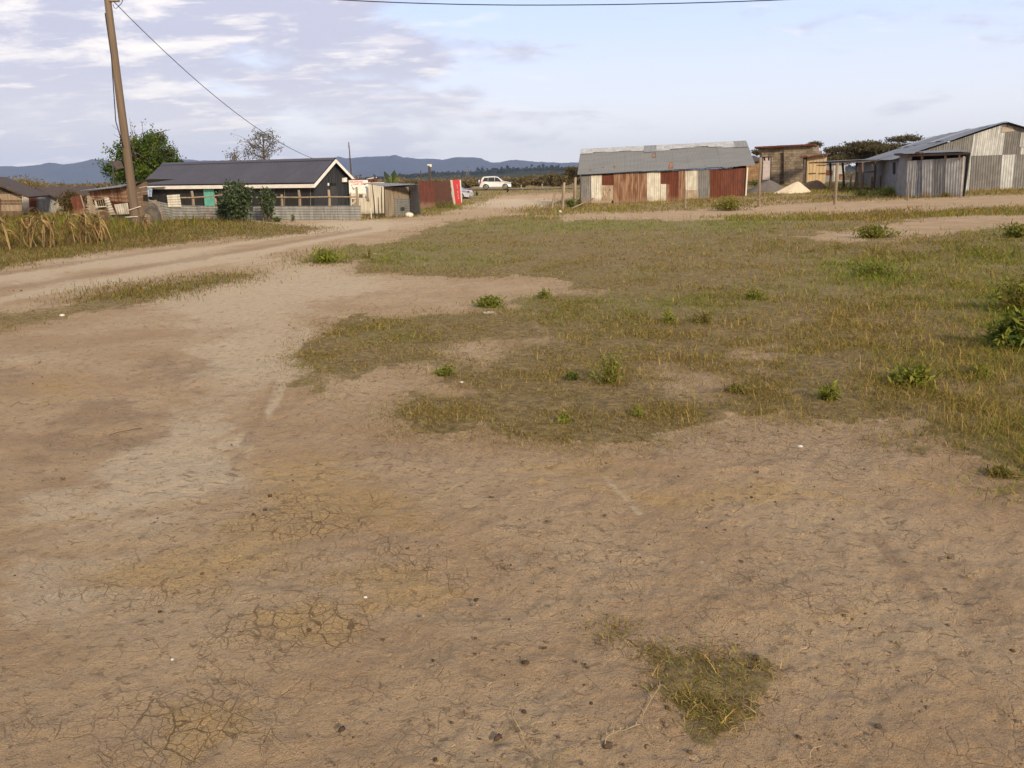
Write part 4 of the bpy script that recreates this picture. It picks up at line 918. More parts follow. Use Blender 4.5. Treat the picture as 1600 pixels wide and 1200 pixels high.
def far_left():
    # log house
    B0, B1 = ground_at(-60, 44), ground_at(36, 45); w = Pl(B0, B1)
    t = thing('log_house', w(36, 340), 'brown house of horizontal boards with a dark sloping roof at the left edge', 'house')
    part(t, 'front_wall', lambda b: b.planks(*w.q((-120, 345), (34.5, 342), (34, 303), (-120, 303)), [m['woodbr'], m['wood'], m['woodbr']], .17, .05, True, jit=.02))
    part(t, 'gable_wall', lambda b: b.prism(w.q((-120, 303), (34, 303), (30, 299.5), (-8, 283), (-30, 277), (-120, 300)), .08, m['log'], .0))
    for a_, c_ in (((-30, 275.5), (48, 307)), ((-140, 309), (-30, 275.5))):
        p0, p1 = w(*a_)+w.n*.4, w(*c_)+w.n*.4
        part(t, 'roof', lambda b: b.quadslab(p0, p1, p1-w.n*6, p0-w.n*6, .10, m['wooddk']) if a_[0] == -30 else b.quadslab(p0, p1, p1-w.n*6, p0-w.n*6, .10, m['wooddk']))
    part(t, 'post', lambda b: b.bar(w(1, 345)+w.n*.05, w(0, 310)+w.n*.05, .12, .08, m['woodbr']))
    # small gabled shed
    C0, C1 = ground_at(30, 52), ground_at(93, 50); v = Pl(C0, C1)
    t = thing('gabled_iron_shed', v(60, 335), 'small gabled shed of white and dark red sheets behind the weeds', 'shed')
    for x0, x1, k, y0, y1, lb in ((33, 45, 'cream', 308, 306.5, 'white sheet'), (45, 57, 'rustdk', 306.5, 307, 'dark red sheet'), (57, 60, 'dkgrey', 307, 307, 'grey strip'), (60, 74, 'zinclight', 308, 309, 'white sheet'), (74, 88.5, 'zinclight', 309, 309.5, 'white sheet')):
        part(t, 'wall_panel', lambda b: b.sheet(*v.q((x0+1, 340), (x1+1, 340), (x1, y1), (x0, y0)), m[k], .12, .015), lb)
    part(t, 'gable', lambda b: b.prism(v.q((34, 308), (89, 309.5), (59, 294), (48, 300)), .05, m['dkgrey'], -.03), 'grey gable')
    part(t, 'gable_panel', lambda b: b.sheet(*v.q((54, 308), (61.5, 309), (61, 295), (53, 297)), m['zinclight'], .12, .015, off=.0), 'pale gable sheet')
    ap = v(59.5, 292.3)+v.n*.25; rt = v(95, 309.5)+v.n*.25; lf = v(27, 305)+v.n*.25
    part(t, 'roof', lambda b: b.quadslab(ap, rt, rt-v.n*4, ap-v.n*4, .06, m['wooddk'])); part(t, 'roof', lambda b: b.quadslab(lf, ap, ap-v.n*4-V3(1.2, 0, 0), lf-v.n*4-V3(1.2, 0, 0), .05, m['wood']), 'tan roof slope')
    s0 = ground_at(122, 42); u = Pl(s0, s0+V3(1, .1, 0))
    t = thing('rust_red_screen', s0, 'single bright rust red sheet standing between the gabled shed and the shack', 'panel')
    part(t, 'sheet', lambda b: b.sheet(*u.q((117, 338), (134, 336), (126.5, 306), (110, 308)), m['rustred'], .14, .006)); part(t, 'stake', lambda b: b.bar(u(137, 338)+u.n*.05, u(126.5, 305)+u.n*.05, .06, .05, m['wood']))
    # board on a pole behind the shack
    q0 = ground_at(178.5, 50); u = Pl(q0, q0+V3(1, 0, 0))
    t = thing('solar_panel', q0, 'dark tilted panel on a thin pole beside the dense tree', 'solar panel')
    part(t, 'pole', lambda b: b.tube([u(178.5, 330), u(176.5, 256)], .05, m['plastic'], 6)); part(t, 'panel', lambda b: b.quadslab(*[u(169, 251)+V3(0, .2, 0), u(183, 264), u(189, 262)-V3(0, .4, 0)+V3(0, .8, 0), u(178, 251)+V3(0, .9, 0)], .05, m['wooddk']))
    q0 = ground_at(138, 60); u = Pl(q0, q0+V3(1, 0, 0))
    single('bare_sapling', q0, lambda b: (b.tube([u(138.5, 320), u(138, 290), u(136, 281)], [.05, .04, .02], m['bark'], 5), b.tube([u(138, 292), u(142, 288.5)], [.025, .012], m['bark'], 5)), 'thin bare sapling left of the ramshackle shack against the hills', 'tree')
far_left()

def right_shed():
    F = A(1572, 192.5, 46); D1 = nrm(V3(5.2, 18, 0)); P = V3(D1[1], -D1[0], 0)
    hw = 5.3
    L = F-P*hw; Rr = F+P*hw; g = Pl(L, Rr); Lg = 17.5
    rz = F[2]; ez = zat(L, 246.5); zg = 0.05
    t = thing('gabled_iron_barn', V3(F[0], F[1], .3), 'big gabled barn of patched grey and white iron sheets at the right edge', 'barn')
    slope = (rz-ez)/hw
    rp = lambda u, d: V3(*(F+P*u*hw+D1*d)[:2], rz-abs(u)*hw*slope)
    def roofL(b):
        n = 7
        for i in range(n):
            d0, d1 = -.3+(Lg+.3)*i/n, -.3+(Lg+.3)*(i+1)/n+.1; o = V3(0, 0, .012*(i % 2)+.05)
            b.sheet(rp(-1.07, d1)+o, rp(-1.07, d0)+o, rp(-.45, d0)+o, rp(-.45, d1)+o, m[['zinc', 'zinc2', 'zinc'][i % 3]], .14, .012, wav=.02)
            o = o+V3(0, 0, .03); b.sheet(rp(-.48, d1)+o, rp(-.48, d0)+o, rp(0, d0)+o, rp(0, d1)+o, m[['zinc', 'zinc', 'zinclight', 'zinc2'][i % 4]], .14, .012, wav=.02)
    part(t, 'roof', roofL, 'left roof slope of grey sheets')
    part(t, 'roof', lambda b: b.sheet(rp(1.05, -.3), rp(1.05, Lg), rp(0, Lg), rp(0, -.3), m['zinc2'], .14, .012, off=.05), 'right roof slope')
    def hat(x, u0=None): # height of rake in picture col -> world on gable plane
        return None
    def gp(x, y): return g(x, y)
    rake = lambda x: np.interp(x, [1400, 1430, 1461, 1516, 1572, 1600, 1700], [253, 246.5, 238, 216.5, 194.5, 203, 238])
    up = [('zinc2', 1438, 1461, 'grey upper sheet'), ('zinc2', 1461, 1490, 'grey upper sheet'), ('zinc2', 1490, 1516.5, 'grey upper sheet'), ('pale', 1516.5, 1541, 'pale upper sheet'), ('pale', 1541, 1566, 'pale upper sheet'), ('dkgrey', 1566, 1594, 'dark grey upper sheet'), ('pale', 1594, 1612, 'pale upper sheet'), ('zinc', 1612, 1690, 'grey upper sheet')]
    for i, (k, x0, x1, lb) in enumerate(up):
        xs_ = [x1, (x0+x1)/2, x0] if not (x0 < 1572 < x1) else [x1, 1572, x0]
        def f(b):
            n = max(2, int((x1-x0)/6)); yb_ = lambda x: 244.5-(x-1500)*.03
            for j in range(n):
                a0, a1 = x0+(x1-x0)*j/n, x0+(x1-x0)*(j+1)/n; p0, p1 = g(a0, yb_(a0)), g(a1, yb_(a1)); us = [((p-F)@P)/hw for p in (p0, p1)]
                tt = [V3(*(F+P*u_*hw)[:2], max(rz-abs(u_)*hw*slope-.03, p_[2]+.02)) for u_, p_ in zip(us, (p0, p1))]
                b.sheet(p0, p1, tt[1], tt[0], m[k], .13, .016, off=.012*(i % 2))
        part(t, 'gable_sheet', f, lb)
    part(t, 'gable_sheet', lambda b: b.quadslab(*g.q((1564, 207), (1586, 205), (1580, 197.5), (1566, 198.5)), .01, m['slate'], .04), 'pale patch below the apex')
    part(t, 'gable_sheet', lambda b: b.sheet(*g.q((1592, 230), (1612, 228), (1612, 207), (1595, 207)), m['zinclight'], .13, .014, off=.04), 'bright patch')
    for i, (k, xb0, xb1, xt0, xt1, lb) in enumerate([('pale', 1504, 1514, 1506.5, 1518, 'white lower sheet'), ('dkgrey', 1514, 1529, 1518, 1533, 'dark grey lower sheet'), ('dkgrey', 1529, 1561, 1533, 1565.5, 'dark grey lower sheet'), ('pale', 1561, 1581, 1565.5, 1586.5, 'white lower sheet'), ('zinc2', 1581, 1607, 1586.5, 1612, 'grey lower sheet'), ('zinc', 1607, 1680, 1612, 1690, 'grey lower sheet')]):
        y0 = np.interp(xb0, [1504, 1600], [299.5, 293]); y1 = np.interp(xb1, [1504, 1600], [299.5, 293])
        part(t, 'lower_sheet', lambda b: b.sheet(*g.q((xb0, y0+3), (xb1, y1+3), (xt1, 244-(xt1-1500)*.03), (xt0, 244-(xt0-1500)*.03)), m[k], .13, .016, off=.035+.012*(i % 2)), lb)
    # left side wall
    S0 = L.copy(); S0[2] = zg; S1 = L+D1*Lg; S1[2] = .5; s = Pl(S0, S1)
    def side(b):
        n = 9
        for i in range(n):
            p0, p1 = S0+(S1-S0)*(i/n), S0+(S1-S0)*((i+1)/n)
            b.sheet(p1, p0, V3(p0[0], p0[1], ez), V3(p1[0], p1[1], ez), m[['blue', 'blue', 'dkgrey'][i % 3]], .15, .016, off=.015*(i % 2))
    part(t, 'side_wall', side, 'blue grey side sheets')
    E0 = L+D1*Lg; E0[2] = .3
    u = Pl(E0, E0+P)
    part(t, 'side_window', lambda b: b.quadslab(*s.q((1396, 272), (1399.5, 272), (1399.5, 253.5), (1396, 254)), .02, m['dark'], .04), 'dark slot window')
    part(t, 'rear_wall', lambda b: b.add([E0, E0+P*2*hw, V3(*(E0+P*2*hw)[:2], ez), V3(*(F+D1*Lg)[:2], rz-.05), V3(*E0[:2], ez)], [(0, 1, 2, 3, 4)], m['zinc2']))
    part(t, 'right_wall', lambda b: b.quadslab(V3(*Rr[:2], zg), V3(*(Rr+D1*Lg)[:2], zg), V3(*(Rr+D1*Lg)[:2], ez), V3(*Rr[:2], ez), .02, m['zinc2']))
    # the flat-roofed lean-to in front
    B0, B1 = G(1417, 309), G(1508, 307); B0[2] -= .12; B1[2] -= .12; v = Pl(B0, B1); bk = D1*3.2
    t = thing('flat_roofed_store', B0, 'low grey iron store with a flat dark roof edge in front of the barn', 'shed')
    for i, (xb0, xb1, xt0, xt1, k) in enumerate([(1415.5, 1423, 1418, 1427, 'sheetgrey'), (1423, 1429, 1427, 1433, 'zinclight'), (1429, 1440, 1433, 1441, 'blue'), (1440, 1456, 1441, 1458, 'sheetgrey'), (1456, 1476, 1458, 1478, 'zinc'), (1476, 1501, 1478, 1505, 'sheetgrey')]):
        yt = lambda x: np.interp(x, [1418, 1505], [251.5, 246])
        part(t, 'wall_sheet', lambda b: b.sheet(*v.q((xb0, 309), (xb1, 308.5), (xt1, yt(xt1)), (xt0, yt(xt0))), m[k], .13, .018, off=.014*(i % 2), wav=.015), {'sheetgrey': 'mid grey sheet', 'zinc': 'plain grey sheet', 'zinclight': 'light grey sheet', 'blue': 'bluish dark sheet', 'zinc2': 'dull grey sheet'}[k])
    part(t, 'corner_sheet', lambda b: b.sheet(*v.q((1500.5, 308), (1504.5, 307), (1510, 245), (1505, 243.5)), m['cream'], .13, .01, off=.04), 'white corner strip')
    tz = zat(v(1420, 246), 241.5)
    def rf(b):
        q = [v(1417, 242)+v.n*.2, v(1516, 238)+v.n*.2]; q2 = [q[0]+bk, q[1]+bk]
        b.quadslab(q[0], q[1], q2[1]+V3(0, 0, .15), q2[0]+V3(0, 0, .15), .10, m['wooddk'])
        b.sheet(q[0]+V3(0, 0, .02), q[1]+V3(0, 0, .02), q2[1]+V3(0, 0, .18), q2[0]+V3(0, 0, .18), m['zinc2'], .14, .012, off=.03)
    part(t, 'roof', rf, 'flat roof with dark timber edge')
    part(t, 'rafter_ends', lambda b: [b.bar(v(x, 249)+v.n*.03, v(x, 242)+v.n*.03, .10, .08, m['wood']) for x in (1424, 1441.5, 1478, 1500)])
    part(t, 'gap_shade_sheet', lambda b: b.quadslab(*[p-v.n*.25 for p in v.q((1418, 254), (1506, 249), (1506, 240), (1418, 243.5))], .02, m['dark']))  # black sheet stands in for the shade between wall top and roof
    def sw(b):
        for a_, c_ in ((B0, B0+bk), (B1, B1+bk)): b.quadslab(a_, c_, V3(c_[0], c_[1], tz+.1), V3(a_[0], a_[1], tz), .02, m['zinc2'])
    part(t, 'end_wall', sw)
    part(t, 'roof_lump', lambda b: b.prism([p+v.n*.25 for p in v.q((1432, 240.5), (1441, 240), (1438, 236.8), (1434, 237.5))], .6, m['wooddk']), 'dark bundle on the roof edge')
right_shed()

def block_house():
    C = ground_at(1190.5, 65); E = ground_at(1266, 63.5); C[2] = E[2] = min(C[2], E[2])-.2
    w = Pl(C, E); back = -w.n
    t = thing('stone_block_house', C, 'unfinished flat roofed house of coursed brown stone behind the gravel heap', 'house')
    part(t, 'front_wall', lambda b: b.quadslab(*w.q((1190, 290), (1218, 289), (1218, 227), (1190, 229.5)), .2, m['block']), 'left bay of coursed stone')
    part(t, 'front_wall', lambda b: b.quadslab(*w.q((1225, 289), (1270, 288), (1270, 225.5), (1225, 227)), .2, m['block'], .12), 'right bay of coursed stone')
    part(t, 'pilaster', lambda b: b.quadslab(*w.q((1217.5, 289), (1225.5, 289), (1225.5, 238), (1217.5, 238.5)), .2, m['log'], -.05), 'dark recessed bay')
    part(t, 'lintel', lambda b: b.quadslab(*w.q((1217, 239), (1226, 238.5), (1226, 226.8), (1217, 227)), .22, m['block'], .02))
    part(t, 'side_wall', lambda b: b.quadslab(C+back*5-V3(.9, 0, 0), C, V3(C[0], C[1], w(1190, 229.5)[2]), V3(*(C+back*5-V3(.9, 0, 0))[:2], w(1190, 229.5)[2]), .15, m['log']), 'rough dark side wall')
    part(t, 'right_side_wall', lambda b: b.quadslab(w(1270, 288), w(1270, 288)+back*5, upto(w(1270, 288)+back*5, 228), w(1270, 226), .15, m['block']))
    p0, p1 = w(1180, 229.5)+w.n*.45, w(1274, 224.8)+w.n*.45
    part(t, 'roof', lambda b: b.quadslab(p0, p1, p1+back*6, p0+back*6, .13, m['rustdk']), 'thin dark red iron roof')
    d = part(t, 'door', lambda b: b.quadslab(*w.q((1191.5, 281), (1203, 281), (1204, 246), (1193, 246.5)), .03, mat('pinkish_white_door', (.55, .48, .49), (.46, .40, .41), .6), .06), 'pinkish white door')
    part(t, 'door_light', lambda b: [b.quadslab(*w.q((x, 250.8), (x+2.4, 250.8), (x+2.4, 246.2), (x, 246.2)), .01, m['dark'], .07) for x in (1193.5, 1200.2)], 'two dark panes', parent=d)
    part(t, 'door_frame', lambda b: (b.bar(w(1191, 245.5)+w.n*.06, w(1205.5, 245)+w.n*.06, .08, .05, m['wooddk']), b.bar(w(1204.6, 281)+w.n*.06, w(1205, 245)+w.n*.06, .05, .05, m['wooddk'])), parent=d)
    part(t, 'side_extension', lambda b: b.quadslab(*w.q((1266, 288), (1284, 288), (1284, 235.5), (1270.2, 236)), .3, m['block'], -.1), 'lower stepped stone wall')
    # tan mud-brick house behind the end of the iron shed
    Q = ground_at(1178, 74); v = Pl(Q, Q+V3(1, -.05, 0))
    t = thing('tan_brick_house', Q, 'low tan brick building between the iron shed and the stone house', 'house')
    part(t, 'front_wall', lambda b: b.quadslab(*v.q((1160, 285), (1189.5, 285), (1189.5, 252), (1160, 255)), 3, m['mud']))
    part(t, 'roof', lambda b: b.quadslab(v(1158, 255)+v.n*.3, v(1190.5, 250)+v.n*.3, v(1190.5, 250)-v.n*3+V3(0, 0, .5), v(1158, 255)-v.n*3+V3(0, 0, .5), .1, m['wooddk']))
    # timber hut
    H0, H1 = ground_at(1260, 60), ground_at(1293, 59.5); v = Pl(H0, H1)
    t = thing('timber_hut', H0, 'small hut of fresh yellow boards beside the stone house', 'hut')
    part(t, 'front_wall', lambda b: b.planks(*v.q((1259, 287), (1289.5, 286.5), (1292.5, 241.3), (1260.5, 243.5)), [m['yellow']], .22, .03, jit=.015))
    part(t, 'batten', lambda b: [b.bar(v(x0, y)+v.n*.03, v(x1, y-.4)+v.n*.03, .04, .06, m['woodbr']) for x0, x1, y in ((1265, 1277, 254), (1277, 1291, 258), (1264, 1275, 271), (1279, 1290, 271))])
    part(t, 'side_wall', lambda b: b.quadslab(v(1255, 286)-v.n*1.5, v(1260, 287), v(1260.5, 243), v(1255, 246)-v.n*1.5, .05, m['wooddk']))
    part(t, 'door_post', lambda b: b.bar(v(1255.2, 286)+v.n*.3, v(1258, 246)+v.n*.1, .14, .1, m['concrete']))
    part(t, 'roof', lambda b: b.quadslab(v(1250, 245.8)+v.n*.4, v(1298, 240)+v.n*.4, v(1298, 240)-v.n*2.4+V3(0, 0, .1), v(1250, 245)-v.n*2.4+V3(0, 0, .1), .07, m['rustdk']))
    # patched grey store farther back
    S0, S1 = ground_at(1289, 72), ground_at(1320, 72); v = Pl(S0, S1)
    t = thing('patched_store', S0, 'small light grey iron store with rust red squares behind the pergola', 'shed')
    for x0, x1, y0, y1, k, lb, h in ((1289, 1303, 255.5, 290, 'zinc', 'grey sheet', 1), (1303, 1309, 255.5, 290, 'zinclight', 'light sheet', 0), (1309, 1320.5, 256, 290, 'zinclight', 'light sheet', 1)):
        part(t, 'wall_sheet', lambda b: b.sheet(*v.q((x0, y1), (x1, y1), (x1, y0), (x0, y0)), m[k], .14, .015, bool(h)), lb)
    part(t, 'rust_square', lambda b: b.quadslab(*v.q((1290, 273.5), (1301, 273.5), (1301, 266), (1290, 266)), .02, m['rustdk'], .05)); part(t, 'rust_square', lambda b: b.quadslab(*v.q((1311, 281), (1319, 281), (1319, 272), (1311, 272)), .02, m['rustdk'], .05))
    part(t, 'roof', lambda b: b.quadslab(v(1288, 255.5)+v.n*.2, v(1321.5, 255.5)+v.n*.2, v(1321.5, 254.5)-v.n*3, v(1288, 254.5)-v.n*3, .05, m['zinc2']))
block_house()

def pergola():
    Pn = ground_at(1306, 52); v = Pl(Pn, Pn+V3(1, -.02, 0))
    t = thing('pole_shelter', Pn, 'open shelter of crooked poles with a thin flat roof left of the barn', 'shelter')
    part(t, 'roof', lambda b: (b.quadslab(v(1301, 253.5), v(1381, 249.5), v(1381, 248.3)-v.n*3.5, v(1304, 252)-v.n*3.5, .07, m['wooddk']), b.sheet(v(1301, 252.8), v(1375, 249), v(1381, 248)-v.n*3.5, v(1304, 251.5)-v.n*3.5, m['zinc2'], .15, .012, off=.03)))
    for i, (xt, yt, xb, yb, d, k) in enumerate([(1311, 254, 1310.5, 297, 1.5, 'wooddk'), (1349, 253, 1350.5, 296, 3.4, 'wooddk'), (1348, 254, 1347.5, 302, 0.1, 'woodbr'), (1369, 251, 1365, 300, .1, 'wooddk'), (1372, 252, 1369, 296, 3.3, 'wooddk')]):
        part(t, 'post', lambda b: b.tube([v(xb, yb)-v.n*d, v((xb+xt)/2+1, (yb+yt)/2)-v.n*d, v(xt, yt)-v.n*d], [.09, .075, .07], m[k], 6))
    part(t, 'cross_pole', lambda b: b.tube([v(1349, 269)-v.n*.1, v(1370, 268)-v.n*.1], .04, m['woodbr'], 5))
    part(t, 'strut', lambda b: b.tube([v(1366, 266)-v.n*.1, v(1363.5, 257)-v.n*.1], [.05, .03], m['barkpale'], 5))
pergola()

# ---------------------------------------------------------------- posts
def posts():
    L = [(867, 300, 861.5, 327, .075, 'wood', 'short leaning grey post, leftmost of the three by the dirt road'), (881.8, 285, 878.7, 327.3, .085, 'wood', 'middle upright grey post of the three by the dirt road'),
         (899.3, 277, 897, 323, .085, 'wood', 'tallest grey post nearest the left end of the iron shed'), (1071.2, 296, 1070.2, 326.5, .06, 'wood', 'thin grey post in front of the pale sheets of the iron shed'),
         (1188.6, 246, 1185.8, 322.5, .07, 'wood', 'tall rough post between the iron shed and the stone house'), (1308.5, 254.5, 1304.5, 319.5, .075, 'wood', 'thick pale post at the front corner of the pole shelter'),
         (1418.2, 285, 1418, 314, .04, 'slabgrey', 'thin low stake at the corner of the flat roofed store')]
    for xt, yt, xb, yb, r, k, lb in L:
        b0 = G(xb, yb); tp = Pl(b0, b0+V3(1, 0, 0))(xt, yt)
        mid = (b0+tp)/2+V3(random.uniform(-.04, .04), 0, 0)
        single('fence_post', b0, lambda b: b.tube([b0-V3(0, 0, .1), b0, mid, tp], [r*1.1, r*1.05, r, r*.9], m[k], 8), lb, 'post', 'grey roadside posts')
    # the small stakes of the plot behind the pole shelter
    for i, (x, yt, yb, d) in enumerate([(1318, 268, 291, 57), (1328.5, 269, 292, 57), (1337.5, 270, 298, 54), (1361.5, 276, 297, 54), (1374.5, 275, 298, 53)]):
        b0 = ground_at(x, d); b0 = b0.copy(); tp = upto(b0, yt)
        single('stake', b0, lambda b: b.tube([b0-V3(0, 0, .1), (b0+tp)/2+V3(.03, 0, 0), tp], [.07, .06, .05], m['wood'], 6),
               ['thin wooden stake, leftmost of the row under the pole shelter', 'second thin stake from the left under the pole shelter', 'middle stake of the row under the pole shelter', 'fourth stake, just left of the dark shelter post', 'last stake, beside the bluish wall of the barn'][i], 'stake', 'stakes behind the pole shelter')
    for i, (x, yt, yb, d) in enumerate([(814, 289, 294.5, 116), (847, 287, 294.2, 116), (829, 290, 294, 122), (868, 291, 294, 122)]):
        b0 = ground_at(x, d); tp = upto(b0, yt)
        single('marker_post', b0, lambda b: b.tube([b0-V3(0, 0, .1), tp], [.11, .10] if i < 2 else [.06, .05], m['wood'], 6),
               ['small post on the far verge just ahead of the white car', 'stout grey post on the far verge of the tarmac road', 'thin low stake between the two larger verge posts', 'thin low stake right of the stout verge post'][i], 'post', 'posts on the far verge')
    a_, c_ = G(892, 327), G(927, 322); c2 = Pl(c_, c_+V3(1, 0, 0))(927, 310)
    single('fallen_pole', a_, lambda b: b.tube([a_+V3(0, 0, .02), (a_+c2)/2, c2], [.05, .045, .035], m['wood'], 6), 'thin pole leaning diagonally on the left end of the iron shed', 'pole')
    a_, c_ = G(1070, 316), G(1073, 326)
posts()

def utility_pole():
    b0 = G(213.5, 352); Pn = Pl(b0, b0+V3(1, 0, 0)); tp = Pn(160.5, -62)
    t = thing('utility_pole', b0, 'tall brown wooden utility pole leaning left beside the ramshackle shack', 'pole')
    mid = Pn(189.5, 170)
    part(t, 'shaft', lambda b: b.tube([b0-V3(0, 0, .2), b0, mid, tp], [.165, .16, .135, .11], m['pole'], 16))
    part(t, 'bracket', lambda b: b.box(Pn(178, -6)+Pn.n*.02, V3(.32, 0, 0), V3(0, .16, 0), V3(0, 0, .36), m['wood']), 'timber block bolted to the pole head')
    part(t, 'insulator', lambda b: b.tube([tp, tp+V3(0, 0, .25)], [.05, .03], m['zinc'], 8))
    part(t, 'wire_binding', lambda b: (b.tube([Pn(206, 328)+Pn.n*.22, Pn(222, 322)+Pn.n*.1], .015, m['slab'], 5), b.tube([Pn(200, 339)+Pn.n*.2, Pn(219, 338)+Pn.n*.2], .015, m['slab'], 5)), 'pale binding wire')
    part(t, 'conduit', lambda b: b.tube([Pn(168, 22)+Pn.n*.17, Pn(178, 90)+Pn.n*.18, Pn(185, 190)+Pn.n*.19, Pn(197, 230)+Pn.n*.2], .018, m['wire'], 5))
    # wires
    A_ = Pn(179, 3)+Pn.n*.05; B_ = V3(*A(490, 248, 46.5))
    def wr(b):
        pts = []
        for i in range(25):
            u = i/24; p = A_*(1-u)+B_*u; p = p-V3(0, 0, 4*SAG*u*(1-u)); pts.append(p)
        b.tube(pts, .014, m['wire'], 5)
    SAG = .72
    single('service_wire', A_, wr, 'thin black wire running from the pole down to the black house', 'wire')
    single('wire_loop', Pn(180, 8), lambda b: b.tube([Pn(176.5, 7), Pn(178.5, 12), Pn(181.5, 13.4), Pn(186, 9), Pn(190, 5), Pn(191.5, 0), Pn(191, -8)], .012, m['wire'], 5), 'short curled loop of wire below the pole head', 'wire')
    C_ = A(160, -34, b0[1]); D_ = A(1240, -.5, 26); L0 = A(545, -1, b0[1]*.75+26*.25)
    def w2(b):
        pts = []
        for x in np.linspace(150, 2300, 50):
            y = 8-(9.2e-5 if x < 830 else 5.4e-5)*(x-830)**2
            d = 29.6+(24-29.6)*(x-150)/2150; pts.append(A(x, y, d))
        b.tube(pts, .016, m['wire'], 5)
    single('overhead_cable', C_, w2, 'black overhead cable crossing the sky at the top', 'cable')
utility_pole()

def far_poles():
    b0 = ground_at(549, 62); Pn = Pl(b0, b0+V3(1, 0, 0))
    t = thing('antenna_mast', b0, 'thin leaning antenna mast behind the black gable', 'antenna')
    part(t, 'mast', lambda b: b.tube([Pn(551, 315), Pn(548, 260), Pn(544.8, 222)], [.07, .06, .035], m['wooddk'], 6))
    part(t, 'crossbar', lambda b: [b.bar(Pn(543, y), Pn(546.5, y+.3), .03, .03, m['wooddk']) for y in (227, 230)])
    b0 = ground_at(671.5, 68); Pn = Pl(b0, b0+V3(1, 0, 0))
    t = thing('lamp_post', b0, 'dark wooden post with a white lamp head behind the rusty fence', 'lamp post')
    part(t, 'post', lambda b: b.tube([Pn(672.5, 300), Pn(670.8, 260)], .11, m['wooddk'], 8))
    part(t, 'lamp_head', lambda b: (b.box(Pn(671, 257.6), V3(.36, 0, 0), V3(0, .25, 0), V3(0, 0, .10), m['white']), b.box(Pn(673, 259.3), V3(.16, 0, 0), V3(0, .2, 0), V3(0, 0, .12), m['white'])))
    b0 = ground_at(658, 190); single('distant_pole', b0, lambda b: b.tube([upto(b0, 284), upto(b0, 266.5)], .13, m['wooddk'], 6), 'short distant pole left of the lamp post', 'pole')
    # lattice pylon on the plain
    b0 = ground_at(731, 700); t0, t1 = upto(b0, 282), upto(b0, 259.5); h = t1[2]-t0[2]
    def py(b):
        for sx_ in (-1, 1):
            for sy_ in (-1, 1): b.tube([t0+V3(sx_*1.4, sy_*1.4, 0), t0+V3(sx_*.4, sy_*.4, h)], .12, m['dkgrey'], 4)
        for k in range(6):
            z0, z1 = h*k/6, h*(k+1)/6; w0, w1 = 1.4-1.0*k/6, 1.4-1.0*(k+1)/6
            for s_ in (-1, 1): b.tube([t0+V3(-w0*s_, -w0, z0), t0+V3(w1*s_, -w1, z1)], .08, m['dkgrey'], 4)
        for z_ in (.78, .92): b.tube([t0+V3(-2.4, 0, h*z_), t0+V3(2.4, 0, h*z_)], .1, m['dkgrey'], 4)
    single('pylon', b0, py, 'far lattice pylon standing on the plain left of the white car', 'pylon')
far_poles()

# ---------------------------------------------------------------- heaps
def heap(name, px0, px1, pyb, apx, apy, mt, label, cat, seed, noise_=.06, conc=1.0):
    c = G((px0+px1)/2, pyb); P0, P1 = Pl(c, c+V3(1, 0, 0))(px0, pyb), Pl(c, c+V3(1, 0, 0))(px1, pyb)
    R = np.linalg.norm(P1-P0)/2; cen = (P0+P1)/2+V3(0, R*.75, 0); cen[2] = float(H(cen[0], cen[1])); ap = Pl(cen, cen+V3(1, 0, 0))(apx, apy); h = ap[2]-cen[2]; dx = ap[0]-cen[0]
    b = MB(); n, mr = 56, 16; vs = []
    for j in range(mr+1):
        u = j/mr
        for i in range(n):
            a = 2*PI*i/n; e = 1+.07*math.sin(3*a+seed)+.05*math.sin(7*a+seed*2); rr = R*u*e
            x = cen[0]+dx*(1-u)+math.cos(a)*rr; y = cen[1]+math.sin(a)*rr*.75
            z = h*(1-u**conc)*(1-.10*math.exp(-(u/.1)**2)) + noise_*(1-u)*(fbm(np.array(x*2.), np.array(y*2.), seed, 3)-.5)*2
            gz = float(H(x, y)); vs.append((x, y, gz+max(z, -.0)-(.06 if j == mr else 0)))
    fs = [(j*n+i, (j+1)*n+i, (j+1)*n+(i+1) % n, j*n+(i+1) % n) for j in range(mr) for i in range(n)]
    b.add(vs, fs, mt, True); return tag(b.build(name, loc=cen), label, cat)
heap('gravel_heap', 1168, 1237, 300, 1203, 278.5, m['gravel'], 'dark grey gravel heap in front of the stone house door', 'heap', 3, .1, .9)
heap('sand_heap', 1217, 1276, 302, 1247, 282, m['sand'], 'pale yellow sand heap with a pointed top beside the grey gravel', 'heap', 5, .03, .92)
heap('earth_mound', 1250, 1300, 296, 1275, 281.5, m['earth'], 'low brown earth mound in front of the timber hut', 'mound', 9, .2, 1.4)

# ---------------------------------------------------------------- the tarmac road
def tarmac():
    b = MB(); vs = []
    xs = np.linspace(-130, 150, 80)
    yc = lambda x: 107.5+.012*x+.00025*(x)**2*0
    for x in xs:
        for k, o in enumerate((-3.3, 3.3)):
            y = yc(x)+o; z = max(float(H(x, yc(x)-3.3)), float(H(x, yc(x)+3.3)), float(H(x, yc(x))))+.05; vs.append((x, y, z))
    n = len(xs); b.add(vs, [(2*i, 2*i+2, 2*i+3, 2*i+1) for i in range(n-1)], m['tarmac'])
    tag(b.build('road'), kind='structure')
    return yc
road_y = tarmac()
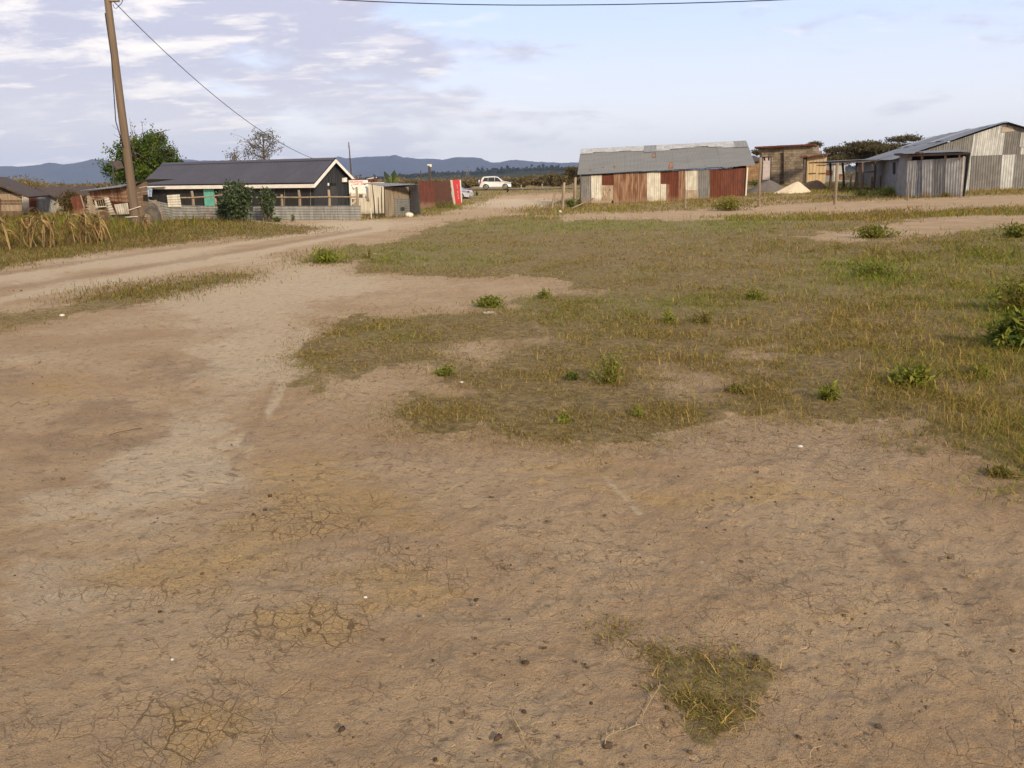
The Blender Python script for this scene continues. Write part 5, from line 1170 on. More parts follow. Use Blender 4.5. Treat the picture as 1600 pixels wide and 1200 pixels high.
# ---------------------------------------------------------------- cars
def car(name, at, ang, Lc, Wc, Hc, prof, wheels, wr, paint, wins, label, suv, belt):
    """side profile (x forward, z up) swept over the width with tumblehome above the belt"""
    t = thing(name, at, label, 'car'); ca, sa = math.cos(ang), math.sin(ang)
    def W_(x, y, z): return V3(at[0]+x*ca-y*sa, at[1]+x*sa+y*ca, at[2]+z)
    def hw(z): return Wc/2*(1-(.02 if z < belt else .02+.20*((z-belt)/(Hc-belt))))
    def edge(x, z):
        e = 1.0
        if abs(x) > Lc/2-.35: e = 1-.16*((abs(x)-(Lc/2-.35))/.35)**2
        return hw(z)*e
    def body(b):
        # arches are cut into the lower profile
        ring = list(prof); n = len(ring)
        vs = []
        for y in (-1, -.93, -.6, .6, .93, 1):
            for (x, z) in ring:
                s_ = 1.0; zz_ = z; 
                if abs(y) == 1: s_ = 1
                w_ = edge(x, z)*abs(y)*(1 if y > 0 else -1)
                crown = .035*(1-abs(y)) if z > belt-.05 else 0
                sh = .0 if abs(y) < 1 else -.0
                # round the upper edge
                zz_ = z+crown-(.03 if abs(y) == 1 and z > .5 else 0)
                vs.append(W_(x, w_, zz_))
        fs = []
        for k in range(5):
            for i in range(n): j = (i+1) % n; fs.append((k*n+i, k*n+j, (k+1)*n+j, (k+1)*n+i))
        b.add(vs, fs, paint, False)
        b.add([vs[i] for i in range(n)], [tuple(range(n-1, -1, -1))], paint); b.add([vs[5*n+i] for i in range(n)], [tuple(range(n))], paint)
    part(t, 'body', body)
    for s_ in (-1, 1):
        for poly in wins:
            ring = [W_(x, s_*(edge(x, z)+.006), z) for x, z in poly]
            if s_ > 0: ring = ring[::-1]
            part(t, 'side_window', lambda b: b.add(ring, [tuple(range(len(ring)))], m['glass']))
        part(t, 'sill', lambda b: b.bar(W_(wheels[0]+wr*1.1, s_*Wc*.485, .30), W_(wheels[1]-wr*1.1, s_*Wc*.485, .30), .03, .10, m['zinc'] if suv else paint))
    for x in wheels:
        for s_ in (-1, 1):
            wh = part(t, 'wheel', lambda b: None) if False else None
            def tyre(b):
                n = 24; vs = []; 
                for y, rr in ((-.11, wr*.8), (-.11, wr*.96), (-.08, wr), (.08, wr), (.11, wr*.96), (.11, wr*.8)):
                    for i in range(n): a = 2*PI*i/n; vs.append(W_(x+math.cos(a)*rr, s_*(Wc/2-.10)+y, wr+math.sin(a)*rr))
                b.add(vs, [(k*n+i, k*n+(i+1) % n, (k+1)*n+(i+1) % n, (k+1)*n+i) for k in range(5) for i in range(n)], m['tyre'], True)
                b.add(vs[:n], [tuple(range(n))], m['tyre']); b.add(vs[5*n:], [tuple(range(n))], m['tyre'])
            wh = part(t, 'wheel', tyre)
            def rim(b):
                y0 = s_*(Wc/2+.014); n = 20
                r0 = wr*.66
                for k in range(5):
                    a = 2*PI*k/5+.3; c0 = W_(x, y0, wr); c1 = W_(x+math.cos(a)*r0, y0, wr+math.sin(a)*r0); b.bar(c0, c1, .09, .05, m['rim'])
                b.tube([W_(x+math.cos(2*PI*i/n)*r0, y0, wr+math.sin(2*PI*i/n)*r0) for i in range(n+1)], .03, m['rim'], 5)
            part(t, 'rim', rim, parent=wh)
            def arch(b):
                n = 14; vs = []
                for i in range(n+1):
                    a = PI*i/n; 
                    for rr in (wr*1.0, wr*1.16): vs.append(W_(x+math.cos(a)*rr, s_*(Wc/2-.012), wr+math.sin(a)*rr))
                b.add(vs, [(2*i, 2*i+1, 2*i+3, 2*i+2) for i in range(n)], m['plastic'])
            part(t, 'wheel_arch', arch)
    return t, W_
def suv():
    at = A(775, 296.4, 107.0); at[2] = zat(at, 296.6)
    gz = max(float(H(at[0], road_y(at[0])-3.3)), float(H(at[0], road_y(at[0])+3.3)), float(H(at[0], road_y(at[0]))))+.05
    at = V3(at[0], road_y(at[0])-1.4, gz)
    Lc, Wc, Hc = 4.15, 1.74, 1.68; wr = .35; w0, w1 = -1.30, 1.26
    def arc(xc, r): return [(xc+math.cos(a)*r, wr+math.sin(a)*r) for a in np.linspace(0, PI, 9)]
    low = [(2.02, .30)]+arc(w1, .41)+arc(w0, .41)+[(-1.98, .30)]
    up = [(-2.07, .48), (-2.08, .85), (-2.0, 1.05), (-1.78, 1.52), (-1.60, 1.63), (-1.0, 1.68), (-.2, 1.68), (.30, 1.62), (.95, 1.10), (1.15, 1.04), (1.75, .95), (1.98, .82), (2.07, .60), (2.06, .42)]
    prof = low+up
    wins = [[(-1.72, 1.08), (-1.02, 1.05), (-1.02, 1.55), (-1.50, 1.52)], [(-.97, 1.05), (-.16, 1.04), (-.16, 1.57), (-.97, 1.56)], [(-.10, 1.04), (.80, 1.04), (.30, 1.50), (.05, 1.57), (-.10, 1.57)]]
    t, W_ = car('white_suv', at, 0.0, Lc, Wc, Hc, prof, (w0, w1), wr, m['carw'], wins, 'white sport utility car driving along the far tarmac road', True, 1.0)
    part(t, 'windscreen', lambda b: b.add([W_(.92, -.70, 1.13), W_(.92, .70, 1.13), W_(.42, .56, 1.60), W_(.42, -.56, 1.60)], [(0, 1, 2, 3)], m['glass']))
    part(t, 'rear_window', lambda b: b.add([W_(-2.03, -.62, 1.10), W_(-2.03, .62, 1.10), W_(-1.84, .55, 1.48), W_(-1.84, -.55, 1.48)], [(0, 3, 2, 1)], m['glass']))
    for s_ in (-1, 1):
        part(t, 'headlight', lambda b: b.box(W_(1.93, s_*.66, .83), V3(.24, 0, 0), V3(0, .34, 0), V3(0, 0, .15), m['lampclr']))
        part(t, 'tail_light', lambda b: b.box(W_(-2.0, s_*.76, 1.0), V3(.14, 0, 0), V3(0, .12, 0), V3(0, 0, .34), m['lampred']))
        part(t, 'door_mirror', lambda b: b.box(W_(.72, s_*.95, 1.10), V3(.12, 0, 0), V3(0, .18, 0), V3(0, 0, .15), m['carw']))
    part(t, 'bumper', lambda b: b.box(W_(2.06, 0, .42), V3(.12, 0, 0), V3(0, 1.5, 0), V3(0, 0, .2), m['zinc'])); part(t, 'bumper', lambda b: b.box(W_(-2.07, 0, .45), V3(.12, 0, 0), V3(0, 1.5, 0), V3(0, 0, .22), m['carw']))
    part(t, 'roof_rail', lambda b: [b.bar(W_(-1.5, s_*.62, 1.69), W_(.1, s_*.62, 1.73), .04, .04, m['zinc']) for s_ in (-1, 1)])
    part(t, 'spare_wheel', lambda b: b.tube([W_(-2.12, 0, .95), W_(-2.30, 0, .95)], [.33, .31], m['carw'], 18))
suv()
def sedan():
    at = G(727, 312.5); sc = 1.0
    dpt = 84.0; at = A(724.3, 312.3, dpt); at[2] = float(H(at[0], at[1]))
    at[2] = zat(at, 312.0)
    ang = PI-.25; Lc, Wc, Hc = 4.4, 1.7, 1.42; wr = .32; w0, w1 = -1.30, 1.35
    at = at+V3(-1.25, 0, 0)
    def arc(xc, r): return [(xc+math.cos(a)*r, wr+math.sin(a)*r) for a in np.linspace(0, PI, 9)]
    low = [(2.12, .26)]+arc(w1, .37)+arc(w0, .37)+[(-2.12, .28)]
    up = [(-2.19, .45), (-2.2, .80), (-2.08, .95), (-1.55, 1.0), (-.95, 1.30), (-.55, 1.40), (.0, 1.42), (.35, 1.37), (1.05, .95), (1.8, .85), (2.12, .70), (2.18, .45)]
    wins = [[(-1.30, .98), (-.55, .96), (-.55, 1.30), (-.85, 1.26)], [(-.50, .96), (.85, .94), (.30, 1.30), (-.05, 1.34), (-.50, 1.33)]]
    t, W_ = car('silver_sedan', at, ang, Lc, Wc, Hc, low+up, (w0, w1), wr, m['cars'], wins, 'pale silver sedan half hidden behind the red upright panel', False, .9)
    part(t, 'rear_window', lambda b: b.add([W_(-1.56, -.60, 1.02), W_(-1.56, .60, 1.02), W_(-1.0, .52, 1.31), W_(-1.0, -.52, 1.31)], [(0, 3, 2, 1)], m['glass']))
    for s_ in (-1, 1): part(t, 'tail_light', lambda b: b.box(W_(-2.1, s_*.68, .84), V3(.2, 0, 0)*1, V3(0, .26, 0), V3(0, 0, .16), m['lampred']))
    part(t, 'bumper', lambda b: b.box(W_(-2.18, 0, .42), V3(.1, 0, 0), V3(0, 1.4, 0), V3(0, 0, .16), m['cars']))
sedan()

# ---------------------------------------------------------------- trees and bushes
def foliage_part(root, name, co, q, cc, label=None, mt=LEAF):
    o = np_mesh(name, co-np.array(root.location), [q], [mt], cc); o.parent = root
    if label: o['label'] = label
    return o
def tubes_part(root, name, tubes, mt):
    co, q, t = join_tubes(tubes); o = np_mesh(name, co-np.array(root.location), [q, t], [mt], None, smooth=True); o.parent = root; return o
def branchy(base, top, n, spread, rad, seed=0, kids=3):
    r_ = np.random.default_rng(seed); tubes = []; tips = []
    base = np.array(base); top = np.array(top); h = np.linalg.norm(top-base)
    mid = (base+top)/2+r_.normal(0, .04*h, 3); tubes.append(tube_np([base, mid, top], [rad, rad*.75, rad*.5], 7))
    for i in range(n):
        u = r_.uniform(.35, 1.0); s = base*(1-u)+top*u if u > .5 else base*(1-u)+mid*u
        s = (base*(1-2*u)+mid*2*u) if u < .5 else (mid*(2-2*u)+top*(2*u-1))
        d = r_.normal(0, 1, 3); d[2] = abs(d[2])*.6+.25; d /= np.linalg.norm(d); L = spread*r_.uniform(.5, 1)
        e = s+d*L; m_ = (s+e)/2+r_.normal(0, .08*L, 3); tubes.append(tube_np([s, m_, e], [rad*.4, rad*.27, rad*.12], 5)); tips.append(e)
        for k in range(kids):
            f = r_.uniform(.4, 1); s2 = s*(1-f)+e*f; e2 = s2+(d*.5+r_.normal(0, .6, 3))*L*.5; tubes.append(tube_np([s2, (s2+e2)/2+r_.normal(0, .03*L, 3), e2], [rad*.16, rad*.11, rad*.05], 4)); tips.append(e2)
    return tubes, np.array(tips)
def dense_tree():
    b0 = ground_at(222, 60); Pn = Pl(b0, b0+V3(1, 0, 0)); t = thing('leafy_tree', b0, 'dense dark green leafy tree behind the black house roof and the pole', 'tree')
    top = Pn(226, 235); tubes, tips = branchy(b0, top, 16, 2.4, .22, 3, 3)
    tubes_part(t, 'trunk', tubes, m['bark'])
    SP = []
    # crown: clusters scattered in an uneven volume read off the outline
    C = []; 
    outl = [(178, 262, 9, 12), (196, 240, 14, 14), (216, 232, 16, 14), (234, 226, 15, 13), (252, 240, 14, 14), (264, 250, 10, 12), (226, 255, 32, 22), (200, 265, 20, 20), (250, 268, 20, 16), (224, 280, 28, 20), (238, 215, 7, 5), (245, 222, 10, 6)]
    for x, y, rx, ry in outl:
        k = int(rx*ry/9)+6
        for _ in range(k):
            a, b_ = rng.uniform(0, 2*PI), rng.uniform(0, 1)**.5; C.append(Pn(x+rx*b_*math.cos(a), y+ry*b_*math.sin(a))+V3(0, rng.uniform(-1, 1)*1.6, 0))
    for x, y in ((172, 243), (207, 195), (226, 192), (238, 196), (182, 232), (175, 248), (276, 247), (280, 250), (278, 240), (271, 232), (248, 205), (240, 208), (232, 206), (222, 209), (212, 213), (171, 246), (202, 218), (255, 225), (186, 226), (244, 212), (261, 230)):
        SP.append(Pn(x+rng.uniform(-2, 2), y+rng.uniform(-1.5, 1.5))+V3(0, rng.uniform(-.5, .5), 0))
    C = np.array(C); cl = np.repeat(C, 42, 0); cl = cl+rng.normal(0, .18, cl.shape); ct = np.repeat(rng.uniform(0, 1, len(C)), 42)
    SP = np.array(SP); s9 = np.repeat(SP, 9, 0); s9 = s9+rng.normal(0, .11, s9.shape); cl = np.vstack([cl, s9]); ct = np.concatenate([ct, np.full(len(s9), .4)]); n = len(cl)
    pal = np.array([(.022, .042, .008), (.04, .07, .014), (.075, .12, .02), (.12, .165, .03)]); idx = np.clip((ct*3+rng.uniform(0, 1.4, n)).astype(int), 0, 3)
    co, q, cc = leaves(cl, rng.uniform(.10, .24, n), pal[idx]*rng.uniform(.8, 1.2, (n, 1)), .55)
    foliage_part(t, 'crown', co, q, cc)
    tw = [tube_np([Pn(x_, y_), (Pn(x_, y_)+e_)/2+V3(0, 0, .1), e_], [.03, .02, .01], 4) for e_, (x_, y_) in zip(SP, [(226+(px_-226)*.55, 245+(py_-245)*.45) for px_, py_ in [project(e)[:2] for e in SP]])]
    tubes_part(t, 'twigs', tw, m['bark'])
    for (x0, y0, x1, y1) in ((200, 235, 190, 212), (215, 225, 214, 200), (232, 220, 238, 196), (260, 240, 279, 246), (185, 250, 172, 244), (245, 222, 255, 206)):
        pass
dense_tree()
def wispy_tree(name, px, d, y_top, y_base, wpx, label, n, seed, leafn, blobs):
    b0 = ground_at(px, d); Pn = Pl(b0, b0+V3(1, 0, 0)); t = thing(name, b0, label, 'tree')
    top = Pn(px, y_top+12); tubes, tips = branchy(b0, top, n, 1.5, .09, seed, 4)
    tubes_part(t, 'trunk', tubes, m['bark'])
    C = list(tips)
    for x, y, rx, ry, k in blobs:
        for _ in range(k): a, b_ = rng.uniform(0, 2*PI), rng.uniform(0, 1)**.5; C.append(Pn(x+rx*b_*math.cos(a), y+ry*b_*math.sin(a))+V3(0, rng.uniform(-.8, .8), 0))
    C = np.array(C); cl = np.repeat(C, leafn, 0); N = len(cl); cl = cl+rng.normal(0, .11, (N, 3))
    co, q, cc = leaves(cl, rng.uniform(.08, .20, N), pick_col(N, [(.13, .125, .10), (.09, .09, .075), (.17, .15, .12)], (1, 1, 1)), .4)
    foliage_part(t, 'crown', co, q, cc)
wispy_tree('wispy_tree', 411, 58, 205, 270, 50, 'airy pale tree with sparse leaves rising behind the middle of the black house roof', 18, 11, 7, [(410, 228, 26, 18, 120), (415, 212, 14, 8, 40), (388, 240, 10, 8, 20)])
wispy_tree('wispy_tree', 365, 57, 237, 270, 20, 'small sparse treetop just left of the airy tree above the black roof', 7, 12, 7, [(364, 245, 8, 8, 22)])

def bush(name, px, py, wpx, hpx, label, cat, pal, leaf=.10, nst=14, nl=2600, dd=None, asp=.4, lean=0.0, stemm='bark', group=None, yr=.7):
    b0 = G(px, py) if dd is None else ground_at(px, dd)
    fs_ = name == 'field_shrub'
    if fs_: hpx *= .82; wpx *= 1.12; nl = int(nl*.62); leaf *= .8; nst = int(nst*1.6); pal = list(pal)+[(.20, .19, .04), (.15, .17, .03)]
    s = F_PX/((b0-CAM)@FW); R = wpx/2/s; Hh = hpx/s/abs(UP[2])*1.0
    t = thing(name, b0, label, cat, group); tubes = []; tips = []
    for i in range(nst):
        a = rng.uniform(0, 2*PI); rr = R*(rng.uniform(0, .9)**.8 if not fs_ else min(1.2, abs(rng.normal(0, .5)))); e = b0+V3(math.cos(a)*rr+lean*Hh, math.sin(a)*rr*yr, Hh*(rng.uniform(.6, 1.0) if not fs_ else rng.uniform(.3, 1.05))*(1-.35*min(1, rr/R)**2))
        st = b0+V3(math.cos(a)*rr*.35, math.sin(a)*rr*.35*yr, -.03); mid = (st+e)/2+V3(rng.uniform(-.1, .1)*R, 0, .06*Hh); tubes.append(tube_np([st, mid, e], [(.012+.012*Hh)*(.3 if fs_ else 1), (.01+.007*Hh)*(.3 if fs_ else 1), .0025 if fs_ else .005], 4)); tips.append((st, mid, e))
    tubes_part(t, 'stems', tubes, m['stemgreen' if fs_ else stemm])
    k = rng.integers(0, nst, nl); u = rng.uniform(.12, 1.0, nl)**.8
    S_ = np.array([q[0] for q in tips])[k]; Mi = np.array([q[1] for q in tips])[k]; E = np.array([q[2] for q in tips])[k]
    u_ = u[:, None]; P = (1-u_)**2*S_+2*u_*(1-u_)*Mi+u_**2*E
    P = P+rng.normal(0, 1, (nl, 3))*np.array([R*.13, R*.12, Hh*.05]); P[:, 2] = np.maximum(P[:, 2], b0[2]+.01)
    d = rdir(nl, .25); sz = leaf*rng.uniform(.5, 1.3, nl)
    co, q, cc = leaves(P, sz, pick_col(nl, pal, np.ones(len(pal))), asp, D=d)
    foliage_part(t, 'leaves', co, q, cc); return t
DG = [(.045, .075, .018), (.075, .115, .026), (.11, .155, .04), (.14, .18, .05)]
CG = [(.035, .06, .03), (.06, .095, .045), (.095, .13, .07), (.13, .165, .09)]
YG = [(.20, .25, .03), (.26, .29, .04), (.14, .18, .025), (.31, .28, .06)]
BG = [(.23, .165, .05), (.17, .15, .035), (.30, .22, .07), (.13, .10, .035)]
MG = [(.12, .165, .024), (.16, .20, .032), (.21, .21, .045)]
bush('castor_bush', 376, 346.5, 62, 62, 'tall dark green leafy bush growing in front of the low iron fence', 'bush', CG, .18, 34, 3900, asp=.5)
bush('castor_bush', 420, 346.5, 27, 62, 'narrower green bush right of the tall dark one at the iron fence', 'bush', CG, .16, 14, 1300, asp=.5)
bush('castor_bush', 352, 345, 24, 36, 'low dark green bush at the left foot of the tall dark bush', 'bush', CG, .15, 12, 900, asp=.5)
bush('weed_clump', 458, 346, 8, 11, 'tiny weed growing against the silver fence sheets', 'weed', DG, .08, 6, 200)
bush('weed_clump', 434, 347, 16, 9, 'low green weeds at the foot of the fence right of the tall bushes', 'weed', DG, .08, 8, 400)
bush('field_shrub', 1425, 603, 66, 36, 'bright green shrub in the lower right of the clearing', 'shrub', YG, .12, 18, 900, asp=.22)
bush('field_shrub', 1294, 627, 44, 32, 'yellowish green weed left of the bright green shrub', 'weed', YG, .09, 10, 420, asp=.22)
bush('field_shrub', 1583, 548, 78, 66, 'dark leafy shrub at the right edge of the clearing', 'shrub', DG+MG+YG[:2], .16, 24, 1700, asp=.22)
bush('field_shrub', 1590, 490, 90, 70, 'tall yellow green weeds above the dark shrub at the right edge', 'shrub', YG+BG, .10, 26, 2200, asp=.25)
bush('field_shrub', 955, 600, 66, 58, 'feathery yellow green weed left of centre in the clearing', 'weed', YG+BG[:2], .045, 20, 1500, asp=.25)
bush('field_shrub', 895, 592, 34, 12, 'small dark green cushion left of the feathery weed', 'weed', DG, .05, 10, 420)
bush('field_shrub', 697, 586, 46, 18, 'round green tuft on the near tongue of dry grass', 'tuft', MG, .05, 14, 800, asp=.25)
bush('field_shrub', 767, 480, 60, 20, 'green weeds on the edge of the bare strip', 'weed', MG+YG[:1], .07, 14, 900)
bush('field_shrub', 850, 468, 30, 18, 'small green weed right of the weeds by the bare strip', 'weed', MG, .07, 8, 320)
bush('field_shrub', 508, 411, 64, 26, 'green tufty weeds on the grass island beside the road', 'weed', YG+MG, .13, 26, 1600, asp=.2)
bush('field_shrub', 578, 404, 8, 22, 'thin dark upright weed beside the grass island', 'weed', BG, .06, 4, 160)
bush('field_shrub', 571, 404, 18, 8, 'low brown clod covered weed at the grass edge', 'weed', BG, .05, 6, 220)
bush('field_shrub', 1365, 372, 78, 24, 'spreading low bush between the grass and the bare strip', 'bush', MG+BG[:2], .12, 26, 1900, asp=.3)
bush('field_shrub', 1590, 372, 70, 28, 'green bushy growth at the right end of the bare strip', 'bush', MG+BG[:1], .13, 22, 1700, asp=.3)
bush('field_shrub', 1141, 329, 64, 25, 'round yellow brown bush in front of the red end of the iron shed', 'bush', BG+YG[:2], .16, 26, 2600, asp=.35)
bush('field_shrub', 893, 325, 26, 19, 'dark green bush between the posts beside the iron shed', 'bush', DG, .16, 12, 1100)
bush('field_shrub', 905, 322, 14, 14, 'low bush tucked against the left end of the iron shed', 'bush', BG+DG, .14, 8, 500)
bush('field_shrub', 694, 325, 40, 16, 'pale flowering weeds at the foot of the dark brown fence', 'weed', [(.25, .20, .16), (.10, .12, .04), (.16, .17, .06)], .10, 16, 900)
bush('field_shrub', 705, 325, 28, 9, 'bright green low weeds below the red upright panel', 'weed', MG, .10, 10, 500)
bush('field_shrub', 1388, 306, 54, 17, 'green weeds growing along the bluish wall of the barn', 'weed', MG, .16, 20, 1500)
bush('field_shrub', 1345, 306, 40, 12, 'green weeds under the pole shelter', 'weed', MG, .14, 14, 800)
bush('field_shrub', 1178, 291, 24, 14, 'dark green weeds between the iron shed and the grey gravel', 'weed', DG, .16, 10, 600)
bush('field_shrub', 1475, 308, 16, 9, 'dark tuft against the wall of the flat roofed store', 'tuft', BG, .12, 8, 300)
bush('field_shrub', 1042, 505, 24, 26, 'upright bright green weed in the middle of the clearing', 'weed', YG, .07, 7, 260, asp=.25)
bush('field_shrub', 1100, 505, 60, 24, 'brown dry weeds right of the upright bright weed', 'weed', BG, .06, 14, 700, asp=.25)
bush('field_shrub', 1370, 432, 90, 26, 'patch of fresh green weeds on the right of the clearing', 'weed', MG, .09, 26, 1700, asp=.25)
bush('field_shrub', 1180, 470, 40, 26, 'green weed in the upper middle of the clearing', 'weed', MG+YG[:1], .08, 10, 500, asp=.25)
bush('field_shrub', 996, 652, 20, 24, 'small yellow weed near the lower grass edge', 'weed', YG, .05, 6, 160, asp=.3)
bush('field_shrub', 882, 660, 34, 18, 'low green weed on the lower grass edge left of the yellow one', 'weed', YG, .045, 8, 200, asp=.3)
bush('field_shrub', 765, 590, 1, 1, 'x', 'x', YG, .05, 2, 4) if False else None
bush('field_shrub', 1560, 745, 60, 22, 'dry brown tuft on the soil at the right edge', 'tuft', BG, .05, 16, 700, asp=.2)
bush('field_shrub', 1530, 590, 40, 26, 'pale green weed between the bright shrub and the dark shrub', 'weed', YG+BG[:1], .07, 9, 360, asp=.22)
bush('field_shrub', 1150, 612, 50, 16, 'brown sprawling weed above the lower bare soil', 'weed', BG, .045, 12, 500, asp=.25)

def banana():
    b0 = ground_at(612, 60); Pn = Pl(b0, b0+V3(1, 0, 0)); t = thing('banana_plant', b0, 'banana plant with upright dark leaves behind the grey shed', 'plant')
    tubes_part(t, 'stem', [tube_np([b0, Pn(611, 284)], [.12, .08], 7), tube_np([b0+V3(.3, 0, 0), Pn(615, 284)], [.1, .06], 7)], m['woodbr'])
    co = []; q = []; cc = []; n = 0
    for x0, y0, x1, y1, wd, c in ((611, 288, 600.5, 268, .22, (.05, .075, .05)), (612, 288, 616.5, 266.5, .25, (.045, .07, .04)), (612, 288, 606, 276, .25, (.13, .17, .05)), (614, 288, 621, 277, .25, (.12, .16, .05)), (612, 288, 611, 274, .22, (.16, .19, .07)), (613, 288, 619, 271, .2, (.07, .10, .04)), (612, 288, 604, 281, .22, (.08, .12, .03))):
        P, Q = Pn(x0, y0), Pn(x1, y1); k = 6
        for i in range(k+1):
            u = i/k; p = P*(1-u)+Q*u; w_ = wd*math.sin(PI*min(.98, u*.9+.08)); co += [p-V3(w_, 0, 0)+V3(0, 0, .03), p+V3(0, -.06, 0), p+V3(w_, 0, 0)+V3(0, 0, .03)]; cc += [c]*3
        for i in range(k):
            a = n+i*3; q += [(a, a+1, a+4, a+3), (a+1, a+2, a+5, a+4)]
        n += (k+1)*3
    foliage_part(t, 'leaves', np.array(co), np.array(q), np.array(cc))
banana()

def corn(px, py, hpx, seed, label, lean):
    r_ = np.random.default_rng(seed); b0 = G(px, py); s = F_PX/((b0-CAM)@FW); h = hpx/s
    t = thing('dead_corn', b0, label, 'corn stalk', 'dead corn stalks in the left field')
    tip = b0+V3(lean*h, 0, h); mid = (b0+tip)/2+V3(r_.uniform(-.08, .08), 0, .04)
    tubes_part(t, 'stalk', [tube_np([b0, mid, tip], [.014, .011, .006], 5)], STRAW)
    co = []; q = []; cc = []; n = 0
    for k in range(20):
        u = r_.uniform(.3, 1.0); p = b0*(1-u)+tip*u; a = r_.uniform(0, 2*PI); L = r_.uniform(.4, 1.0); c = np.array(random.choice([(.32, .22, .10), (.23, .155, .07), (.16, .105, .05), (.38, .27, .125)]))
        N = 6; d = V3(math.cos(a)*.7, math.sin(a)*.5, 0); kk = r_.uniform(.1, .9); hang = r_.uniform(.7, 1.5); curl = r_.uniform(-.35, .35); sd_ = V3(-d[1], d[0], 0)*.2+V3(0, 0, .0)
        for i in range(N+1):
            v = i/N; pp = p+d*L*v*.75+V3(0, 0, L*(kk*v-hang*v*v)); d = nrm(d*.8+V3(-d[1], d[0], 0)*curl)*np.linalg.norm(d); w_ = .024*math.sin(PI*min(.97, v*.85+.12)); wv = nrm(V3(-d[1], d[0], .5))*w_; co += [pp-wv, pp+wv]; cc += [c*r_.uniform(.8, 1.15)]*2
        for i in range(N): a_ = n+2*i; q.append((a_, a_+1, a_+3, a_+2))
        n += 2*(N+1)
    foliage_part(t, 'leaves', np.array(co), np.array(q), np.array(cc))
STRAW = mat('dry_straw', (.42, .30, .16), (.30, .21, .11), .9)
for i, (px, py, h, le, lb) in enumerate([(16, 392, 52, -.12, 'leftmost dead corn stalk, brown and bent, in the left field'), (48, 388, 50, .2, 'pale dead corn stalk, first of the thick bunch in the left field'), (58, 387, 46, -.25, 'dead corn stalk leaning left inside the thick bunch'), (68, 389, 52, .1, 'tall dead corn stalk in the middle of the thick bunch'),
        (78, 387, 44, .3, 'dead corn stalk leaning right at the end of the thick bunch'), (118, 382, 42, -.1, 'slender dead corn stalk between the two bunches'), (134, 381, 44, .15, 'first dead corn stalk of the bunch before the shack'), (143, 380, 46, -.1, 'upright dead corn stalk in the bunch before the shack'), (152, 380, 40, .25, 'drooping dead corn stalk in the bunch before the shack'),
        (160, 379, 42, 0.05, 'last dead corn stalk of the bunch before the shack'), (228, 362, 24, .1, 'short dead corn stalk at the right foot of the utility pole'), (-12, 394, 50, .1, 'dead corn stalk just past the left edge of the field')]):
    corn(px, py, h, i+1, lb, le)

# scrub behind the left shacks and the acacias
bush('dry_bush', 108, 0, 62, 36, 'reddish brown dry bush between the gabled shed and the shack', 'bush', [(.13, .075, .04), (.10, .07, .035), (.16, .10, .05), (.09, .09, .03)], .20, 24, 2600, dd=48)
bush('dry_bush', 150, 0, 90, 30, 'long brown green scrub behind the roof of the shack', 'bush', [(.09, .09, .03), (.10, .07, .035), (.07, .08, .03)], .25, 24, 2200, dd=66)
bush('dry_bush', 20, 0, 130, 26, 'scrub behind the log house at the left edge', 'bush', BG, .25, 22, 1800, dd=75)
def acacia(px, d, ytop, wpx, label, seed, tiers, hb=None):
    r_ = np.random.default_rng(seed); b0 = ground_at(px, d); top = upto(b0, ytop); s = F_PX/((top-CAM)@FW); R = wpx/2/s; h = top[2]-b0[2]
    t = thing('acacia_tree', b0, label, 'tree', 'flat topped acacias behind the sheds'); tubes = []
    tubes.append(tube_np([b0, b0+V3(.1, 0, h*.3)], [.05*h*.5+.05, .04*h*.5+.04], 7)); f0 = b0+V3(.1, 0, h*.28); cl = []; cols = []
    for k in range(tiers):
        zz_ = h*(.60+.38*k/max(1, tiers-1)) if tiers > 1 else h*.92; off = V3(r_.uniform(-.5, .5)*R, r_.uniform(-.4, .4)*R, 0); Rt = R*r_.uniform(.45, .75)
        if k == tiers-1: off *= .3
        c = b0+off+V3(0, 0, zz_)
        for j in range(7):
            a = 2*PI*j/7+r_.uniform(-.3, .3); e = c+V3(math.cos(a)*Rt*.8, math.sin(a)*Rt*.8, r_.uniform(-.05, .02)*h); md = (f0+e)/2+V3(0, 0, -.03*h)+r_.normal(0, .03*h, 3); tubes.append(tube_np([f0, md, e], [.022*h*.5+.02, .015*h*.4+.015, .012], 5))
        nn = int(480*Rt*Rt/4)+250; a = r_.uniform(0, 2*PI, nn); rr = Rt*r_.uniform(0, 1, nn)**.5*1.1; prof = .07*h*(1-(rr/(Rt*1.1))**2)
        pts = c+np.stack([np.cos(a)*rr, np.sin(a)*rr, prof*r_.uniform(-.5, 1, nn)+r_.normal(0, .012*h, nn)+.05*h*(vnoise(np.cos(a)*rr/1.1+9, np.sin(a)*rr/1.1+9, seed)-.5)*2], 1)
        keep = vnoise(pts[:, 0]*1.3, pts[:, 1]*1.3, seed+4) > .42; cl.append(pts[keep])
    cl = np.vstack(cl); cl = np.repeat(cl, 6, 0)+r_.normal(0, .20, (len(cl)*6, 3))*np.array([1.7, 1.7, .6]); n = len(cl)
    tubes_part(t, 'trunk', tubes, m['barkpale'])
    co, q, cc = leaves(cl, r_.uniform(.12, .32, n), pick_col(n, [(.085, .075, .035), (.12, .10, .048), (.06, .055, .028), (.15, .12, .06)], (1, 1, 1, .6)), .5)
    foliage_part(t, 'crown', co, q, cc)
acacia(1402, 100, 217, 84, 'tallest flat topped acacia rising behind the barn roof', 1, 3)
acacia(1340, 96, 226, 92, 'acacia with a layered crown above the pole shelter', 2, 4)
acacia(1308, 104, 234, 60, 'lower acacia beside the timber hut', 3, 3)
acacia(1378, 92, 229, 76, 'acacia between the layered one and the tallest one', 4, 3)
acacia(1165, 140, 262, 8, 'small acacia peeping out right of the iron shed', 5, 2) if False else None
acacia(1183, 120, 236, 18, 'small acacia crown between the iron shed and the stone house', 6, 2)
